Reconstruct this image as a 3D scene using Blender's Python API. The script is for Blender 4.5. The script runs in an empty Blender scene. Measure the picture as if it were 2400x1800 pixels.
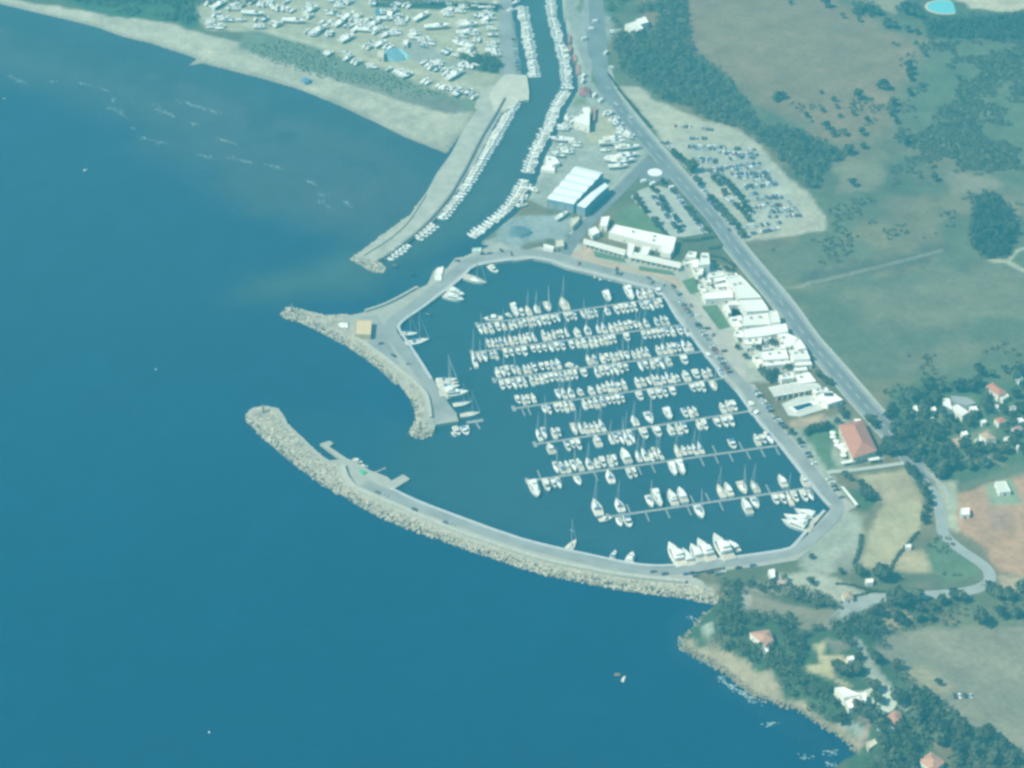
import bpy, bmesh, math, random
import numpy as np
from mathutils import Vector, Matrix
from math import radians, sin, cos, pi
random.seed(7); RNG=np.random.default_rng(7)
SC=bpy.context.scene; COL=SC.collection
# ------------------------------------------------------------------ camera
F=5646.0; DEP=radians(36.0); DIST=1660.0
CAM=np.array([0,-DIST*cos(DEP),DIST*sin(DEP)])
FW=np.array([0,cos(DEP),-sin(DEP)]); UP=np.array([0,sin(DEP),cos(DEP)]); RT=np.array([1.,0,0])
def G(px,py,z=0.0):
    d=FW*F+RT*(px-1200)+UP*(900-py)
    t=(z-CAM[2])/d[2]
    return CAM[:2]+d[:2]*t
cd=bpy.data.cameras.new('camera'); co=bpy.data.objects.new('camera',cd); COL.objects.link(co)
cd.sensor_width=36; cd.lens=36*F/2400; cd.clip_start=1; cd.clip_end=30000
co.location=CAM; co.rotation_euler=(pi/2-DEP,0,0); SC.camera=co
# tiles of the survey: origin and scale, so that points can be given in enlarged plan coordinates
TL={'n':(0,0,1),'o':(0,0,.9217),'1':(0,0,3.687),'2':(600,0,3.687),'3':(1200,0,3.687),'4':(1800,0,3.687),'5':(600,450,3.687),
'6':(1200,450,3.687),'7':(1800,450,3.687),'8':(500,900,3.687),'9':(1700,900,3.687),'r':(1800,900,3.687),'s':(1200,1200,3.687),
'h':(1500,1350,3.687),'k':(1800,1350,3.687),'A':(1560,540,7.373),'B':(1700,720,7.373),'C':(1840,860,7.373),'E':(1220,220,7.373),
'D':(1180,420,7.373),'L':(1480,360,7.373),'Y':(700,0,7.373),'Z':(930,0,7.373),'X':(470,0,7.373),'S':(1560,200,5.53),
'V':(2100,860,7.373),'Q':(1500,1240,7.373),'U':(1780,1250,7.373),'W':(1900,1480,7.373),'M':(640,1000,7.373),'J':(1000,820,7.373)}
def P(t,s):
    ox,oy,k=TL[t]
    return [(ox+float(a.split(',')[0])/k, oy+float(a.split(',')[1])/k) for a in s.split()]
# ------------------------------------------------------------------ plan helpers
def sdf(poly,pts):            # signed distance, positive inside
    poly=np.asarray(poly,float); pts=np.asarray(pts,float)
    d2=np.full(len(pts),1e18); ins=np.zeros(len(pts),bool)
    n=len(poly)
    for i in range(n):
        a=poly[i]; b=poly[(i+1)%n]; e=b-a; w=pts-a
        t=np.clip((w@e)/max(e@e,1e-9),0,1)
        q=w-t[:,None]*e; d2=np.minimum(d2,(q*q).sum(1))
        c=((a[1]<=pts[:,1])&(b[1]>pts[:,1]))|((b[1]<=pts[:,1])&(a[1]>pts[:,1]))
        if abs(e[1])>1e-9:
            xx=a[0]+(pts[:,1]-a[1])/e[1]*e[0]
            ins^=c&(pts[:,0]<xx)
    d=np.sqrt(d2); return np.where(ins,d,-d)
def lat(ix,iy,s):
    v=np.sin(ix*127.1+iy*311.7+s*74.7)*43758.5453
    return v-np.floor(v)
def vnoise(p,scale,s=0):
    q=p/scale; i=np.floor(q); f=q-i; f=f*f*(3-2*f)
    a=lat(i[:,0],i[:,1],s);b=lat(i[:,0]+1,i[:,1],s);c=lat(i[:,0],i[:,1]+1,s);d=lat(i[:,0]+1,i[:,1]+1,s)
    return (a*(1-f[:,0])+b*f[:,0])*(1-f[:,1])+(c*(1-f[:,0])+d*f[:,0])*f[:,1]
def fbm(p,scale,s=0):
    return (vnoise(p,scale,s)+.5*vnoise(p,scale/2.1,s+1)+.25*vnoise(p,scale/4.3,s+2))/1.75
def sm(x): x=np.clip(x,0,1); return x*x*(3-2*x)
def GP(pts,z=0.): return np.array([G(x,y,z) for x,y in pts])
# ------------------------------------------------------------------ shore
beach=P('n','-900,-230 -300,-70 0,11 68,27 149,46 225,65 285,87 353,103 434,130 458,138 437,156 475,150 502,157 600,182 695,209 790,247 871,285 953,325 1045,361')
wj_out=P('2','1480,1659')+P('5','1330,200 1200,290 950,480 810,580')
wj_tip=P('5','870,612 1020,690 1100,690 1130,650 1060,590')
wj_in=P('5','1250,450 1500,280 1640,130')+P('2','1730,1640 1900,1400 2060,1080 2180,880')+P('n','1200,224 1238,233 1238,212 1235,174 1224,90 1214,33 1206,-20 1190,-120')
rb=P('n','1310,-120 1303,-20 1308,40 1322,95 1336,136 1341,176 1344,206 1338,217 1317,252 1303,293 1281,334 1265,366 1249,412 1233,450 1200,495 1140,540')+P('5','1760,470 1770,500 1720,560')
mm_out=P('5','1650,650 1540,660 1480,800 1400,810 1250,910 950,1020 750,1060 600,1060 430,1020 330,995 250,1000 210,1050 240,1085 400,1130 600,1230 800,1340 950,1440 1080,1540 1200,1659')+P('8','1700,130 1745,230 1730,330 1690,410 1710,450 1800,470 1880,450 1910,400 1920,350')
mm_in=P('8','2120,320 2100,260 1950,60')+P('5','1500,1640 1400,1480 1300,1330 1230,1230 1210,1180 1260,1120 1400,1030 1600,880 1760,760 1860,650 2000,620 2212,590')
nq=P('6','180,575 330,600 480,660 700,710 1000,790 1250,850 1290,870 1350,950 1420,1080 1530,1210 1600,1310 1730,1480 1850,1620')
eq=P('9','100,60 300,340 450,500 560,640 700,820 850,1000 920,1070')
sq=P('9','870,1120 740,1270 620,1410 560,1460 300,1500 0,1540')+P('s','1560,470 1350,500 1150,495 950,465 600,390 300,325 0,245')
sm_in=P('8','1950,1120 1700,1020 1520,930 1700,820 1640,780 1540,835 1500,800 1340,740 1200,660 1150,640 1000,540 1040,510 1000,490 920,515 1100,650 1000,660 940,620 850,540 780,470 640,340 620,290 560,210 450,190 350,205 280,260')
sm_out=P('8','290,320 360,390 420,450 560,570 750,730 950,870 1200,1010 1450,1150 1700,1250 1950,1340 2212,1430')+P('s','250,530 600,600 900,660 1200,700 1500,740 1700,780 1790,800')
head=P('h','650,260 560,300 500,380 430,440 345,530 335,600 405,660 520,710 620,760 720,830 850,940 1000,1040 1200,1100 1350,1140 1480,1230 1600,1300 1750,1400 1850,1480 1860,1540 1750,1600 1690,1659')+P('n','1930,1840 1900,2000 1800,2600')
LAND=beach+P('n','1030,380')+P('2','1600,1400 1900,1000')+P('n','1190,236 1225,230 1228,212 1225,174 1214,90 1204,33 1196,-20 1150,-400 1000,-1500')+P('n','-2000,-1500')
LANDW=GP(LAND,0)
# mainland: runs 4 m behind the quay faces, which are slabs of their own
ML=P('n','1330,-1500 1325,-400 1312,-20 1318,40 1332,95 1346,136 1351,176 1354,206 1348,221 1327,256 1313,297 1291,338 1275,370 1259,416 1243,455 1210,500 1150,548 1120,572 1180,590')+P('6','20,560 180,545 340,570 500,630 710,680 1010,760 1270,820 1340,860 1380,940 1450,1060 1560,1190 1640,1290 1760,1450 1900,1600')+P('9','150,60 340,320 490,480 600,620 740,800 890,980 980,1070 900,1160 780,1300 650,1450 560,1500 300,1540 0,1580')+P('s','1560,540 1500,600 1600,700 1770,790')+head+P('n','6000,2600 6000,-1500')
MLW=GP(ML,0)
HEADW=GP(P('h','600,200 1000,330 1700,420 2300,900')+P('n','2500,1700 2500,2700 1600,2700 1500,1700')+P('h','200,600'),0)
def height(p):
    p=np.atleast_2d(np.asarray(p,float))
    a=sdf(LANDW,p); b=sdf(MLW,p)
    d=np.maximum(a,b)
    hb=np.where(d>0,1.8*sm(d/22.),-np.minimum(5,-d*.12)-.05)      # beach
    hq=np.where(b>0,1.8*sm(b/2.5),-5.)                             # behind quays
    hd=sdf(HEADW,p); hm=sm((hd+25)/45.)
    hh=np.where(b>0,.2+6.5*sm((b-1)/14.)+2.5*sm((b-14)/70),-np.minimum(5,-d*.15)-.05)
    h=np.where(a>b,hb,hq)
    h=h*(1-hm)+hh*hm
    hill=9*sm((p[:,0]-300)/330.)*sm((p[:,1]+60)/200.)+5*sm((p[:,1]-330)/200.)*sm((p[:,0]-120)/150)
    return h+hill*(d>0)
HX0,HY0,HS=-640.,-480.,2.5
_hx=np.arange(HX0,720,HS); _hy=np.arange(HY0,800,HS); _X,_Y=np.meshgrid(_hx,_hy)
HM=height(np.stack([_X.ravel(),_Y.ravel()],1)).reshape(_X.shape)
def hq(x,y):
    fx=(x-HX0)/HS; fy=(y-HY0)/HS
    if not(0<=fx<HM.shape[1]-1 and 0<=fy<HM.shape[0]-1): return float(height((x,y))[0])
    i=int(fx); j=int(fy); u=fx-i; v=fy-j
    return float((HM[j,i]*(1-u)+HM[j,i+1]*u)*(1-v)+(HM[j+1,i]*(1-u)+HM[j+1,i+1]*u)*v)
def GT(px,py):
    z=1.8
    for _ in range(5):
        q=G(px,py,z); z=max(hq(*q),-.2)
    q=G(px,py,z); return np.array([q[0],q[1],z])
# ------------------------------------------------------------------ materials
MC={}
def new_mat(name):
    m=bpy.data.materials.new(name); m.use_nodes=True
    return m,m.node_tree,m.node_tree.nodes['Principled BSDF']
def M(name,rgb,rough=.75,var=.15,scale=.35,rand=0.0,spec=.4,metal=0,bump=0):
    if name in MC: return MC[name]
    m,nt,b=new_mat(name)
    b.inputs['Roughness'].default_value=rough; b.inputs['Specular IOR Level'].default_value=spec; b.inputs['Metallic'].default_value=metal
    g=nt.nodes.new('ShaderNodeNewGeometry'); n=nt.nodes.new('ShaderNodeTexNoise'); n.inputs['Scale'].default_value=scale; n.inputs['Detail'].default_value=5
    nt.links.new(g.outputs['Position'],n.inputs['Vector'])
    r=nt.nodes.new('ShaderNodeMapRange'); r.inputs['From Min'].default_value=.3; r.inputs['From Max'].default_value=.7
    r.inputs['To Min'].default_value=1-var; r.inputs['To Max'].default_value=1+var
    nt.links.new(n.outputs['Fac'],r.inputs['Value'])
    f=r.outputs['Result']
    if rand:
        oi=nt.nodes.new('ShaderNodeObjectInfo'); r2=nt.nodes.new('ShaderNodeMapRange'); r2.inputs['To Min'].default_value=1-rand; r2.inputs['To Max'].default_value=1+rand
        nt.links.new(oi.outputs['Random'],r2.inputs['Value'])
        mu=nt.nodes.new('ShaderNodeMath'); mu.operation='MULTIPLY'; nt.links.new(f,mu.inputs[0]); nt.links.new(r2.outputs['Result'],mu.inputs[1]); f=mu.outputs[0]
    v=nt.nodes.new('ShaderNodeVectorMath'); v.operation='SCALE'; v.inputs[0].default_value=rgb
    nt.links.new(f,v.inputs['Scale']); nt.links.new(v.outputs['Vector'],b.inputs['Base Color'])
    MC[name]=m; return m
def attr_mat(name,rough,nscale,amt,spec=.3,bumps=None,ior=None):
    m,nt,b=new_mat(name); b.inputs['Roughness'].default_value=rough; b.inputs['Specular IOR Level'].default_value=spec
    a=nt.nodes.new('ShaderNodeAttribute'); a.attribute_name='cover'
    g=nt.nodes.new('ShaderNodeNewGeometry')
    f=None
    for s,k in zip(nscale,amt):
        n=nt.nodes.new('ShaderNodeTexNoise'); n.inputs['Scale'].default_value=s; n.inputs['Detail'].default_value=4
        nt.links.new(g.outputs['Position'],n.inputs['Vector'])
        r=nt.nodes.new('ShaderNodeMapRange'); r.inputs['From Min'].default_value=.3; r.inputs['From Max'].default_value=.7; r.inputs['To Min'].default_value=1-k; r.inputs['To Max'].default_value=1+k
        nt.links.new(n.outputs['Fac'],r.inputs['Value'])
        if f is None: f=r.outputs['Result']
        else:
            mu=nt.nodes.new('ShaderNodeMath'); mu.operation='MULTIPLY'; nt.links.new(f,mu.inputs[0]); nt.links.new(r.outputs['Result'],mu.inputs[1]); f=mu.outputs[0]
    v=nt.nodes.new('ShaderNodeVectorMath'); v.operation='SCALE'; nt.links.new(a.outputs['Color'],v.inputs[0]); nt.links.new(f,v.inputs['Scale'])
    nt.links.new(v.outputs['Vector'],b.inputs['Base Color'])
    if bumps:
        n=nt.nodes.new('ShaderNodeTexNoise'); n.inputs['Scale'].default_value=bumps[0]; n.inputs['Detail'].default_value=6
        mp=nt.nodes.new('ShaderNodeMapping'); mp.inputs['Scale'].default_value=(1,1.8,1); mp.inputs['Rotation'].default_value=(0,0,.5)
        nt.links.new(g.outputs['Position'],mp.inputs['Vector']); nt.links.new(mp.outputs['Vector'],n.inputs['Vector'])
        bp=nt.nodes.new('ShaderNodeBump'); bp.inputs['Strength'].default_value=bumps[1]; bp.inputs['Distance'].default_value=bumps[2]
        nt.links.new(n.outputs['Fac'],bp.inputs['Height']); nt.links.new(bp.outputs['Normal'],b.inputs['Normal'])
    MC[name]=m; return m
# ------------------------------------------------------------------ object helpers
LABELS={}
def tag(o,label=None,cat=None,group=None,kind=None):
    if label: o['label']=label; LABELS.setdefault(label,[]).append(o.name)
    if cat: o['category']=cat
    if group: o['group']=group
    if kind: o['kind']=kind
    return o
def mesh(name,vs,fs,mats,mi=None,smooth=False):
    me=bpy.data.meshes.new(name); me.from_pydata([tuple(v) for v in vs],[],[tuple(f) for f in fs])
    for m in (mats if isinstance(mats,(list,tuple)) else [mats]): me.materials.append(m)
    if mi is not None: me.polygons.foreach_set('material_index',np.asarray(mi,np.int32))
    if smooth: me.polygons.foreach_set('use_smooth',np.ones(len(me.polygons),bool))
    me.update(); return me
def link(name,me,parent=None,loc=None,rz=None,sc=None):
    o=bpy.data.objects.new(name,me); COL.objects.link(o)
    if parent: o.parent=parent
    if loc is not None: o.location=tuple(float(c) for c in loc)
    if rz is not None: o.rotation_euler=(0,0,rz)
    if sc is not None: o.scale=(sc,sc,sc) if not isinstance(sc,(tuple,list)) else sc
    return o
class MB:
    def __init__(s): s.v=[];s.f=[];s.m=[]
    def add(s,vs,fs,mi=0):
        o=len(s.v); s.v+= [tuple(v) for v in vs]; s.f+=[tuple(i+o for i in f) for f in fs]; s.m+=[mi]*len(fs); return s
    def box(s,x0,x1,y0,y1,z0,z1,mi=0,taper=0):
        t=taper
        return s.add([(x0,y0,z0),(x1,y0,z0),(x1,y1,z0),(x0,y1,z0),(x0+t,y0+t,z1),(x1-t,y0+t,z1),(x1-t,y1-t,z1),(x0+t,y1-t,z1)],
            [(3,2,1,0),(4,5,6,7),(0,1,5,4),(1,2,6,5),(2,3,7,6),(3,0,4,7)],mi)
    def tube(s,a,b,r,r2=None,n=6,mi=0):
        a=Vector(a);b=Vector(b);r2=r if r2 is None else r2; d=(b-a).normalized(); q=d.to_track_quat('Z','Y')
        vs=[]
        for c,rr in((a,r),(b,r2)):
            for k in range(n): vs.append(c+q@Vector((cos(2*pi*k/n)*rr,sin(2*pi*k/n)*rr,0)))
        return s.add(vs,[(k,(k+1)%n,n+(k+1)%n,n+k) for k in range(n)]+[tuple(range(n))[::-1],tuple(range(n,2*n))],mi)
    def prism(s,poly,z0,z1,mi=0,top=None):
        a=sum(poly[i][0]*poly[(i+1)%len(poly)][1]-poly[(i+1)%len(poly)][0]*poly[i][1] for i in range(len(poly)))
        if a<0: poly=poly[::-1]
        n=len(poly); tp=top if top is not None else poly
        vs=[(p[0],p[1],z0) for p in poly]+[(p[0],p[1],z1) for p in tp]
        return s.add(vs,[tuple(range(n,2*n))]+[(i,(i+1)%n,n+(i+1)%n,n+i) for i in range(n)],mi)
    def build(s,name,mats,parent=None,loc=None,rz=None,smooth=False):
        return link(name,mesh(name,s.v,s.f,mats,s.m,smooth),parent,loc,rz)
def empty(name,loc,rz=0):
    o=bpy.data.objects.new(name,None); COL.objects.link(o); o.location=tuple(float(c) for c in loc); o.rotation_euler=(0,0,rz); o.empty_display_size=1; return o
def copy_tree(o,parent=None):
    c=o.copy(); COL.objects.link(c)
    if parent: c.parent=parent; c.matrix_parent_inverse=o.matrix_parent_inverse
    for ch in CHILD.get(o.name,()): copy_tree(ch,c)
    return c
CHILD={}
def reg(root,*parts):
    CHILD[root.name]=list(parts); return root
def slab(name,pts,z0,z1,m,jit=0,sub=0):        # extruded flat polygon, triangulated
    bm=bmesh.new(); vs=[bm.verts.new((p[0],p[1],z1)) for p in pts]
    f=bm.faces.new(vs)
    if f.normal.z<0: f.normal_flip()
    f.normal_update()
    if f.normal.z<0: f.normal_flip()
    if z0<z1:
        r=bmesh.ops.extrude_face_region(bm,geom=[f]); nv=[g for g in r['geom'] if isinstance(g,bmesh.types.BMVert)]
        for v in nv: v.co.z=z1
        for v in vs: v.co.z=z0
    bmesh.ops.recalc_face_normals(bm,faces=bm.faces[:]) if z0<z1 else None
    bmesh.ops.triangulate(bm,faces=bm.faces[:])
    me=bpy.data.meshes.new(name); bm.to_mesh(me); bm.free(); me.materials.append(m)
    return link(name,me)
def resamp(pts,step):
    pts=[np.asarray(p,float) for p in pts]; out=[pts[0]]
    for a,b in zip(pts,pts[1:]):
        n=max(1,int(np.hypot(*(b-a)[:2])/step))
        out+= [a+(b-a)*k/n for k in range(1,n+1)]
    return out
def chaikin(pts,n=2):
    pts=[np.asarray(p,float) for p in pts]
    for _ in range(n):
        q=[pts[0]]
        for a,b in zip(pts,pts[1:]): q+=[a*.75+b*.25,a*.25+b*.75]
        pts=q+[pts[-1]]
    return pts
def ribbon_pts(pts,w,off=0):
    pts=np.array(pts); t=np.gradient(pts,axis=0); t/=np.maximum(np.linalg.norm(t,axis=1),1e-9)[:,None]
    n=np.stack([-t[:,1],t[:,0]],1)
    return pts+n*(off+w/2),pts+n*(off-w/2)
def ribbon(name,px,w,m,lift=.08,off=0,zfix=None,smooth=2,dash=None,kind='structure',step=8):
    pts=px if isinstance(px,np.ndarray) else np.array([GT(x,y)[:2] for x,y in px])
    pts=np.array(resamp(chaikin(pts,smooth),step))
    a,b=ribbon_pts(pts,w,off)
    za=height(a) if zfix is None else np.full(len(a),zfix); zb=height(b) if zfix is None else za
    mb=MB()
    for i in range(len(pts)-1):
        if dash and (i%dash[0])>=dash[1]: continue
        mb.add([(*a[i],za[i]+lift),(*b[i],zb[i]+lift),(*b[i+1],zb[i+1]+lift),(*a[i+1],za[i+1]+lift)],[(0,1,2,3)])
    o=mb.build(name,m)
    if kind: o['kind']=kind
    return o
ONES=['zeroth','first','second','third','fourth','fifth','sixth','seventh','eighth','ninth','tenth','eleventh','twelfth','thirteenth','fourteenth','fifteenth','sixteenth','seventeenth','eighteenth','nineteenth']
TEN={2:('twentieth','twenty'),3:('thirtieth','thirty'),4:('fortieth','forty'),5:('fiftieth','fifty'),6:('sixtieth','sixty'),7:('seventieth','seventy'),8:('eightieth','eighty'),9:('ninetieth','ninety')}
def ordn(n):
    if n<20: return ONES[n]
    if n<100:
        t,o=divmod(n,10); return TEN[t][0] if o==0 else TEN[t][1]+'-'+ONES[o]
    return 'hundredth' if n==100 else 'hundred-and-'+ordn(n-100)
def axis(x0,x1,step,far):
    a=list(np.arange(x0,x1+.1,step)); l=[];d=step;x=x0
    while x>-far: d*=1.6;x-=d;l.append(x)
    r=[];d=step;x=a[-1]
    while x<far: d*=1.6;x+=d;r.append(x)
    return np.array(l[::-1]+a+r)
def grid_obj(name,xs,ys,zfun,cfun,m):
    X,Y=np.meshgrid(xs,ys); p=np.stack([X.ravel(),Y.ravel()],1); z=zfun(p); c=cfun(p,z)
    nx,ny=len(xs),len(ys)
    me=bpy.data.meshes.new(name); me.vertices.add(len(p)); me.vertices.foreach_set('co',np.column_stack([p,z]).ravel())
    i=(np.arange(ny-1)[:,None]*nx+np.arange(nx-1)[None]).ravel(); q=np.stack([i,i+1,i+nx+1,i+nx],1)
    me.loops.add(q.size); me.loops.foreach_set('vertex_index',q.ravel().astype(np.int32))
    me.polygons.add(len(q)); me.polygons.foreach_set('loop_start',np.arange(0,q.size,4,dtype=np.int32)); me.polygons.foreach_set('loop_total',np.full(len(q),4,np.int32))
    me.polygons.foreach_set('use_smooth',np.ones(len(q),bool))
    at=me.color_attributes.new('cover','FLOAT_COLOR','POINT'); at.data.foreach_set('color',np.column_stack([c,np.ones(len(c))]).ravel().astype(np.float32))
    me.update(); me.validate(); me.materials.append(m)
    o=link(name,me); o['kind']='structure'; return o
def paint(c,p,poly,col,feather=3,amp=0,ns=18,seed=0,strength=1):
    pw=poly if isinstance(poly,np.ndarray) else np.array([GT(x,y)[:2] for x,y in poly])
    mg=feather+amp+5
    k=np.where((p[:,0]>pw[:,0].min()-mg)&(p[:,0]<pw[:,0].max()+mg)&(p[:,1]>pw[:,1].min()-mg)&(p[:,1]<pw[:,1].max()+mg))[0]
    if not len(k): return
    d=sdf(pw,p[k])
    if amp: d=d+(fbm(p[k],ns,seed)-.5)*2*amp
    a=(sm(d/feather+.5)*strength)[:,None]
    c[k]=c[k]*(1-a)+np.array(col)*a
def paintline(c,p,px,w,col,feather=2,strength=1,amp=0):
    pts=np.array([GT(x,y)[:2] for x,y in px])
    mg=w+feather+amp+4
    k=np.where((p[:,0]>pts[:,0].min()-mg)&(p[:,0]<pts[:,0].max()+mg)&(p[:,1]>pts[:,1].min()-mg)&(p[:,1]<pts[:,1].max()+mg))[0]
    d=np.full(len(k),1e9)
    for a,b in zip(pts,pts[1:]):
        e=b-a; w_=p[k]-a; t=np.clip((w_@e)/max(e@e,1e-9),0,1); q=w_-t[:,None]*e; d=np.minimum(d,np.hypot(q[:,0],q[:,1]))
    if amp: d=d+(fbm(p[k],9,5)-.5)*2*amp
    a=(sm((w/2-d)/feather+.5)*strength)[:,None]
    c[k]=c[k]*(1-a)+np.array(col)*a
# ================================================================== terrain
C_SCRUB=(.105,.115,.064); C_GREEN=(.105,.122,.066); C_DRY=(.21,.16,.09); C_SAND=(.40,.375,.28); C_YARD=(.36,.34,.235)
C_WOOD=(.08,.10,.058); C_DIRT=(.40,.235,.14); C_YEL=(.37,.32,.19); C_ROCK=(.30,.25,.165); C_FIELD=(.21,.22,.135); C_GREY=(.27,.28,.25)
def landcover(p,z):
    n=len(p); c=np.tile(np.array(C_SCRUB),(n,1))
    nz=fbm(p,60,3)[:,None]; c=c*(.75+.5*nz)
    t=sm((fbm(p,38,9)-.40)/.22)[:,None]; c=c*(1-.6*t)+np.array(C_DRY)*.6*t
    A=lambda t,s,col,f=4,a=0,ns=18,st=1,sd=0: paint(c,p,P(t,s),col,f,a,ns,sd,st)
    # north-west: beach, boatyard ground
    A('n','-900,-230 0,-10 300,60 480,118 700,190 1000,300 1060,366 1030,420 900,350 600,230 300,140 -100,40',C_SAND,3)
    A('1','-400,-200 60,0 500,60 1000,130 1450,200 1640,260 1900,330 2212,400 2212,680 1600,560 0,60',C_SAND,4,3,10)
    A('1','500,-60 1000,-60 2212,-60 2212,120 1800,150 1650,230 1480,190 1000,115 560,40',(.055,.10,.055),6,10,16)
    A('n','430,-60 520,-60 1170,-60 1180,20 1180,215 1110,250 1000,215 800,150 620,80 480,70',C_YARD,5,4,14)
    A('2','-100,250 150,300 480,400 720,470 1000,560 1400,720 1600,800 1900,880 1930,950 1850,990 1500,880 1000,760 500,650 0,470 -150,430',(.15,.175,.115),8,5,12)
    A('2','-200,430 480,620 1000,740 1500,820 1850,960 1700,985 1300,900 900,800 500,690 0,500',(.20,.20,.155),6,5,8,.8)
    A('2','1520,850 1750,900 1760,970 1640,985 1550,930',(.13,.12,.10),4,4,5,.8)
    A('2','1000,20 2100,40 2100,110 1000,60',(.04,.07,.04),3)
    A('2','1100,440 1400,330 1650,500 1500,560',C_GREY,4,3,10,.8); A('2','600,0 900,10 900,60 600,50',C_GREY,4,3,8,.6)
    A('2','1450,520 1700,500 1900,560 1850,660 1500,600',(.23,.25,.21),4,3,8,.7)
    for s in ('1700,480 2050,480 2110,560 2110,640 1900,620',): A('2',s,(.05,.09,.05),3,4,5)
    paintline(c,p,P('2','-100,200 300,330 700,420 1000,520 1300,600 1600,680 2000,790'),7,(.43,.41,.29),3,.8)
    A('2','-100,440 300,560 480,625 900,765 1350,905 1700,985 1880,965 1960,960 1800,1150 1660,1345 1300,1215 1000,1065 700,925 350,785 -100,650',C_SAND,4,3,9)
    A('2','1500,860 1700,900 1770,960 1650,985 1480,930',(.17,.155,.125),4,4,5,.7)
    for k in range(9):     # wrack lines along the beach
        paintline(c,p,[(x+ k*3-12,y+(k-7)*7) for x,y in P('2','-500,560 0,640 500,790 900,950 1300,1120 1550,1240')],1.6+.6*(k%3),(.27,.26,.20),1.5,.35+.1*(k%2),3)
    # canal banks, harbour yard
    A('3','-100,-100 30,-100 130,640 150,860 0,900 -100,1000',C_GREY,3)
    A('3','400,-200 560,-200 700,300 690,700 900,950 1180,1330 900,1659 300,1800 0,1659 250,1320 420,950 530,760 480,500',(.30,.31,.26),3,2,8)
    A('3','680,930 950,1000 960,1150 800,1250 620,1250 600,1150',C_YARD,6,6,10)
    A('3','520,830 620,830 660,900 520,920',(.20,.22,.13),3,2,6)
    A('5','1980,420 2300,330 2300,520 1950,520',(.30,.31,.28),2)
    A('D','-100,650 500,640 1100,560 1250,800 1050,1050 650,1020 0,1180 -200,1000',(.25,.28,.27),6,6,10)
    A('D','100,800 450,780 520,930 350,1040 150,1000',(.10,.16,.18),5,6,6,.8)
    A('3','440,-100 700,-100 900,130 850,380 700,250 500,250',C_GREY,6,5,12,.8)
    A('3','560,-60 780,-60 760,70 560,70',(.40,.36,.25),3)
    A('3','560,-40 1000,-40 1000,100 870,150 720,120 560,110',(.06,.10,.05),4,6,8,.7)
    A('6','480,420 1480,620 1650,560 1900,700 2150,1000 2400,1300 2600,1659 1900,1659 1400,830 460,640',(.36,.36,.29),3,2,8)
    A('9','-400,-300 100,0 300,330 500,420 760,340 1000,250 1250,500 1380,640 900,760 1100,1050 800,1300 300,1000 -200,0',(.30,.31,.24),3,2,8)
    A('9','680,400 940,330 1000,400 900,600 1000,720 880,760 700,480',(.09,.14,.07),4,3,8)
    A('9','540,320 850,250 900,300 640,385 560,375',(.38,.28,.18),3,1.5,5)
    A('6','900,180 1070,100 1260,240 1400,390 900,290',(.12,.17,.085),2)
    # gravel car park
    A('n','1448,203 1501,203 1539,236 1585,258 1639,277 1732,299 1783,342 1803,363 1845,409 1893,452 1912,479 1937,506 1940,542 1854,553 1745,567 1640,432 1545,317',C_SAND,4,4,12)
    A('n','1585,330 1780,350 1860,440 1870,520 1740,550 1660,440',(.33,.35,.30),8,5,14,.55)
    # inland fields
    A('4','-1100,0 -1050,-150 500,-80 900,130 1150,330 1300,600 1150,1000 1000,1150 700,1250 400,1180 200,1050 -150,780 -480,480 -1000,300',(.215,.155,.088),16,18,30)
    A('4','900,-100 1300,-100 1100,120 900,60',(.27,.24,.15),8,8,12)
    A('4','1200,560 1500,340 2400,340 2500,1700 1700,1500 1350,1300 1100,1150',C_GREEN,20,14,34,.8)
    A('4','1500,1450 1800,1500 2000,1600 1900,1659 1600,1659',(.24,.20,.14),14,14,22,.8)
    A('4','540,1420 900,1400 1020,1500 1000,1620 600,1659',(.22,.19,.12),10,10,16,.8)
    A('4','1380,-60 2400,-60 2400,30 2100,110 1750,70 1700,20',(.45,.40,.28),4,3,10)
    A('4','1300,60 2212,130 2400,330 1400,350 1340,250',C_WOOD,6,8,16)
    A('7','-100,480 500,380 1200,560 700,640 300,760 60,800',(.125,.135,.078),14,10,20,.8)
    A('7','60,830 380,820 1000,700 1700,600 2300,780 2400,1300 2000,1560 1400,1650 800,1620',(.112,.125,.07),18,12,30,.9)
    A('7','620,880 1100,740 1500,700 2212,700 2212,1050 1500,1150 900,1150',(.168,.155,.094),24,18,24,.85)
    A('7','1150,1400 1700,1290 2212,1230 2300,1330 1700,1450 1200,1560',(.168,.153,.094),18,12,24,.8)
    paintline(c,p,P('7','350,740 600,690 1000,640 1300,560 1500,470'),17,(.085,.085,.06),12,.9,6)
    paintline(c,p,P('7','0,790 150,830 280,820 360,780 500,760 900,660 1300,560 1500,505'),3.0,(.33,.31,.23),3,.5)
    paintline(c,p,P('7','1930,590 2060,600 2212,680 2400,760'),4,(.42,.40,.28),2,.9); paintline(c,p,P('7','2080,590 2160,500 2260,480'),3,(.40,.39,.28),2,.8)
    A('r','1000,20 2300,-60 2300,760 1700,840 1500,860 1380,760 1290,600 1150,420 1050,220',(.07,.12,.058),10,8,16,.85)
    for s in ('1540,130 1760,110 1840,230 1500,250','1550,440 1960,390 1980,500 1560,540','1640,640 2000,600 2050,700 1700,720','1290,340 1480,300 1560,420 1300,420'):
        A('r',s,(.20,.19,.12),6,6,9,.7)
    A('r','760,790 1190,735 1330,960 1320,1200 1180,1420 1050,1600 960,1625 775,1575 860,1330 990,1050 880,890',C_YEL,4,3,10)
    A('r','830,840 1190,780 1300,980 1200,1050 980,1000',(.34,.27,.17),10,8,12,.7)
    A('r','1180,1440 1340,1420 1450,1560 1440,1625 1030,1625',(.37,.30,.18),4,3,10)
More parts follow.
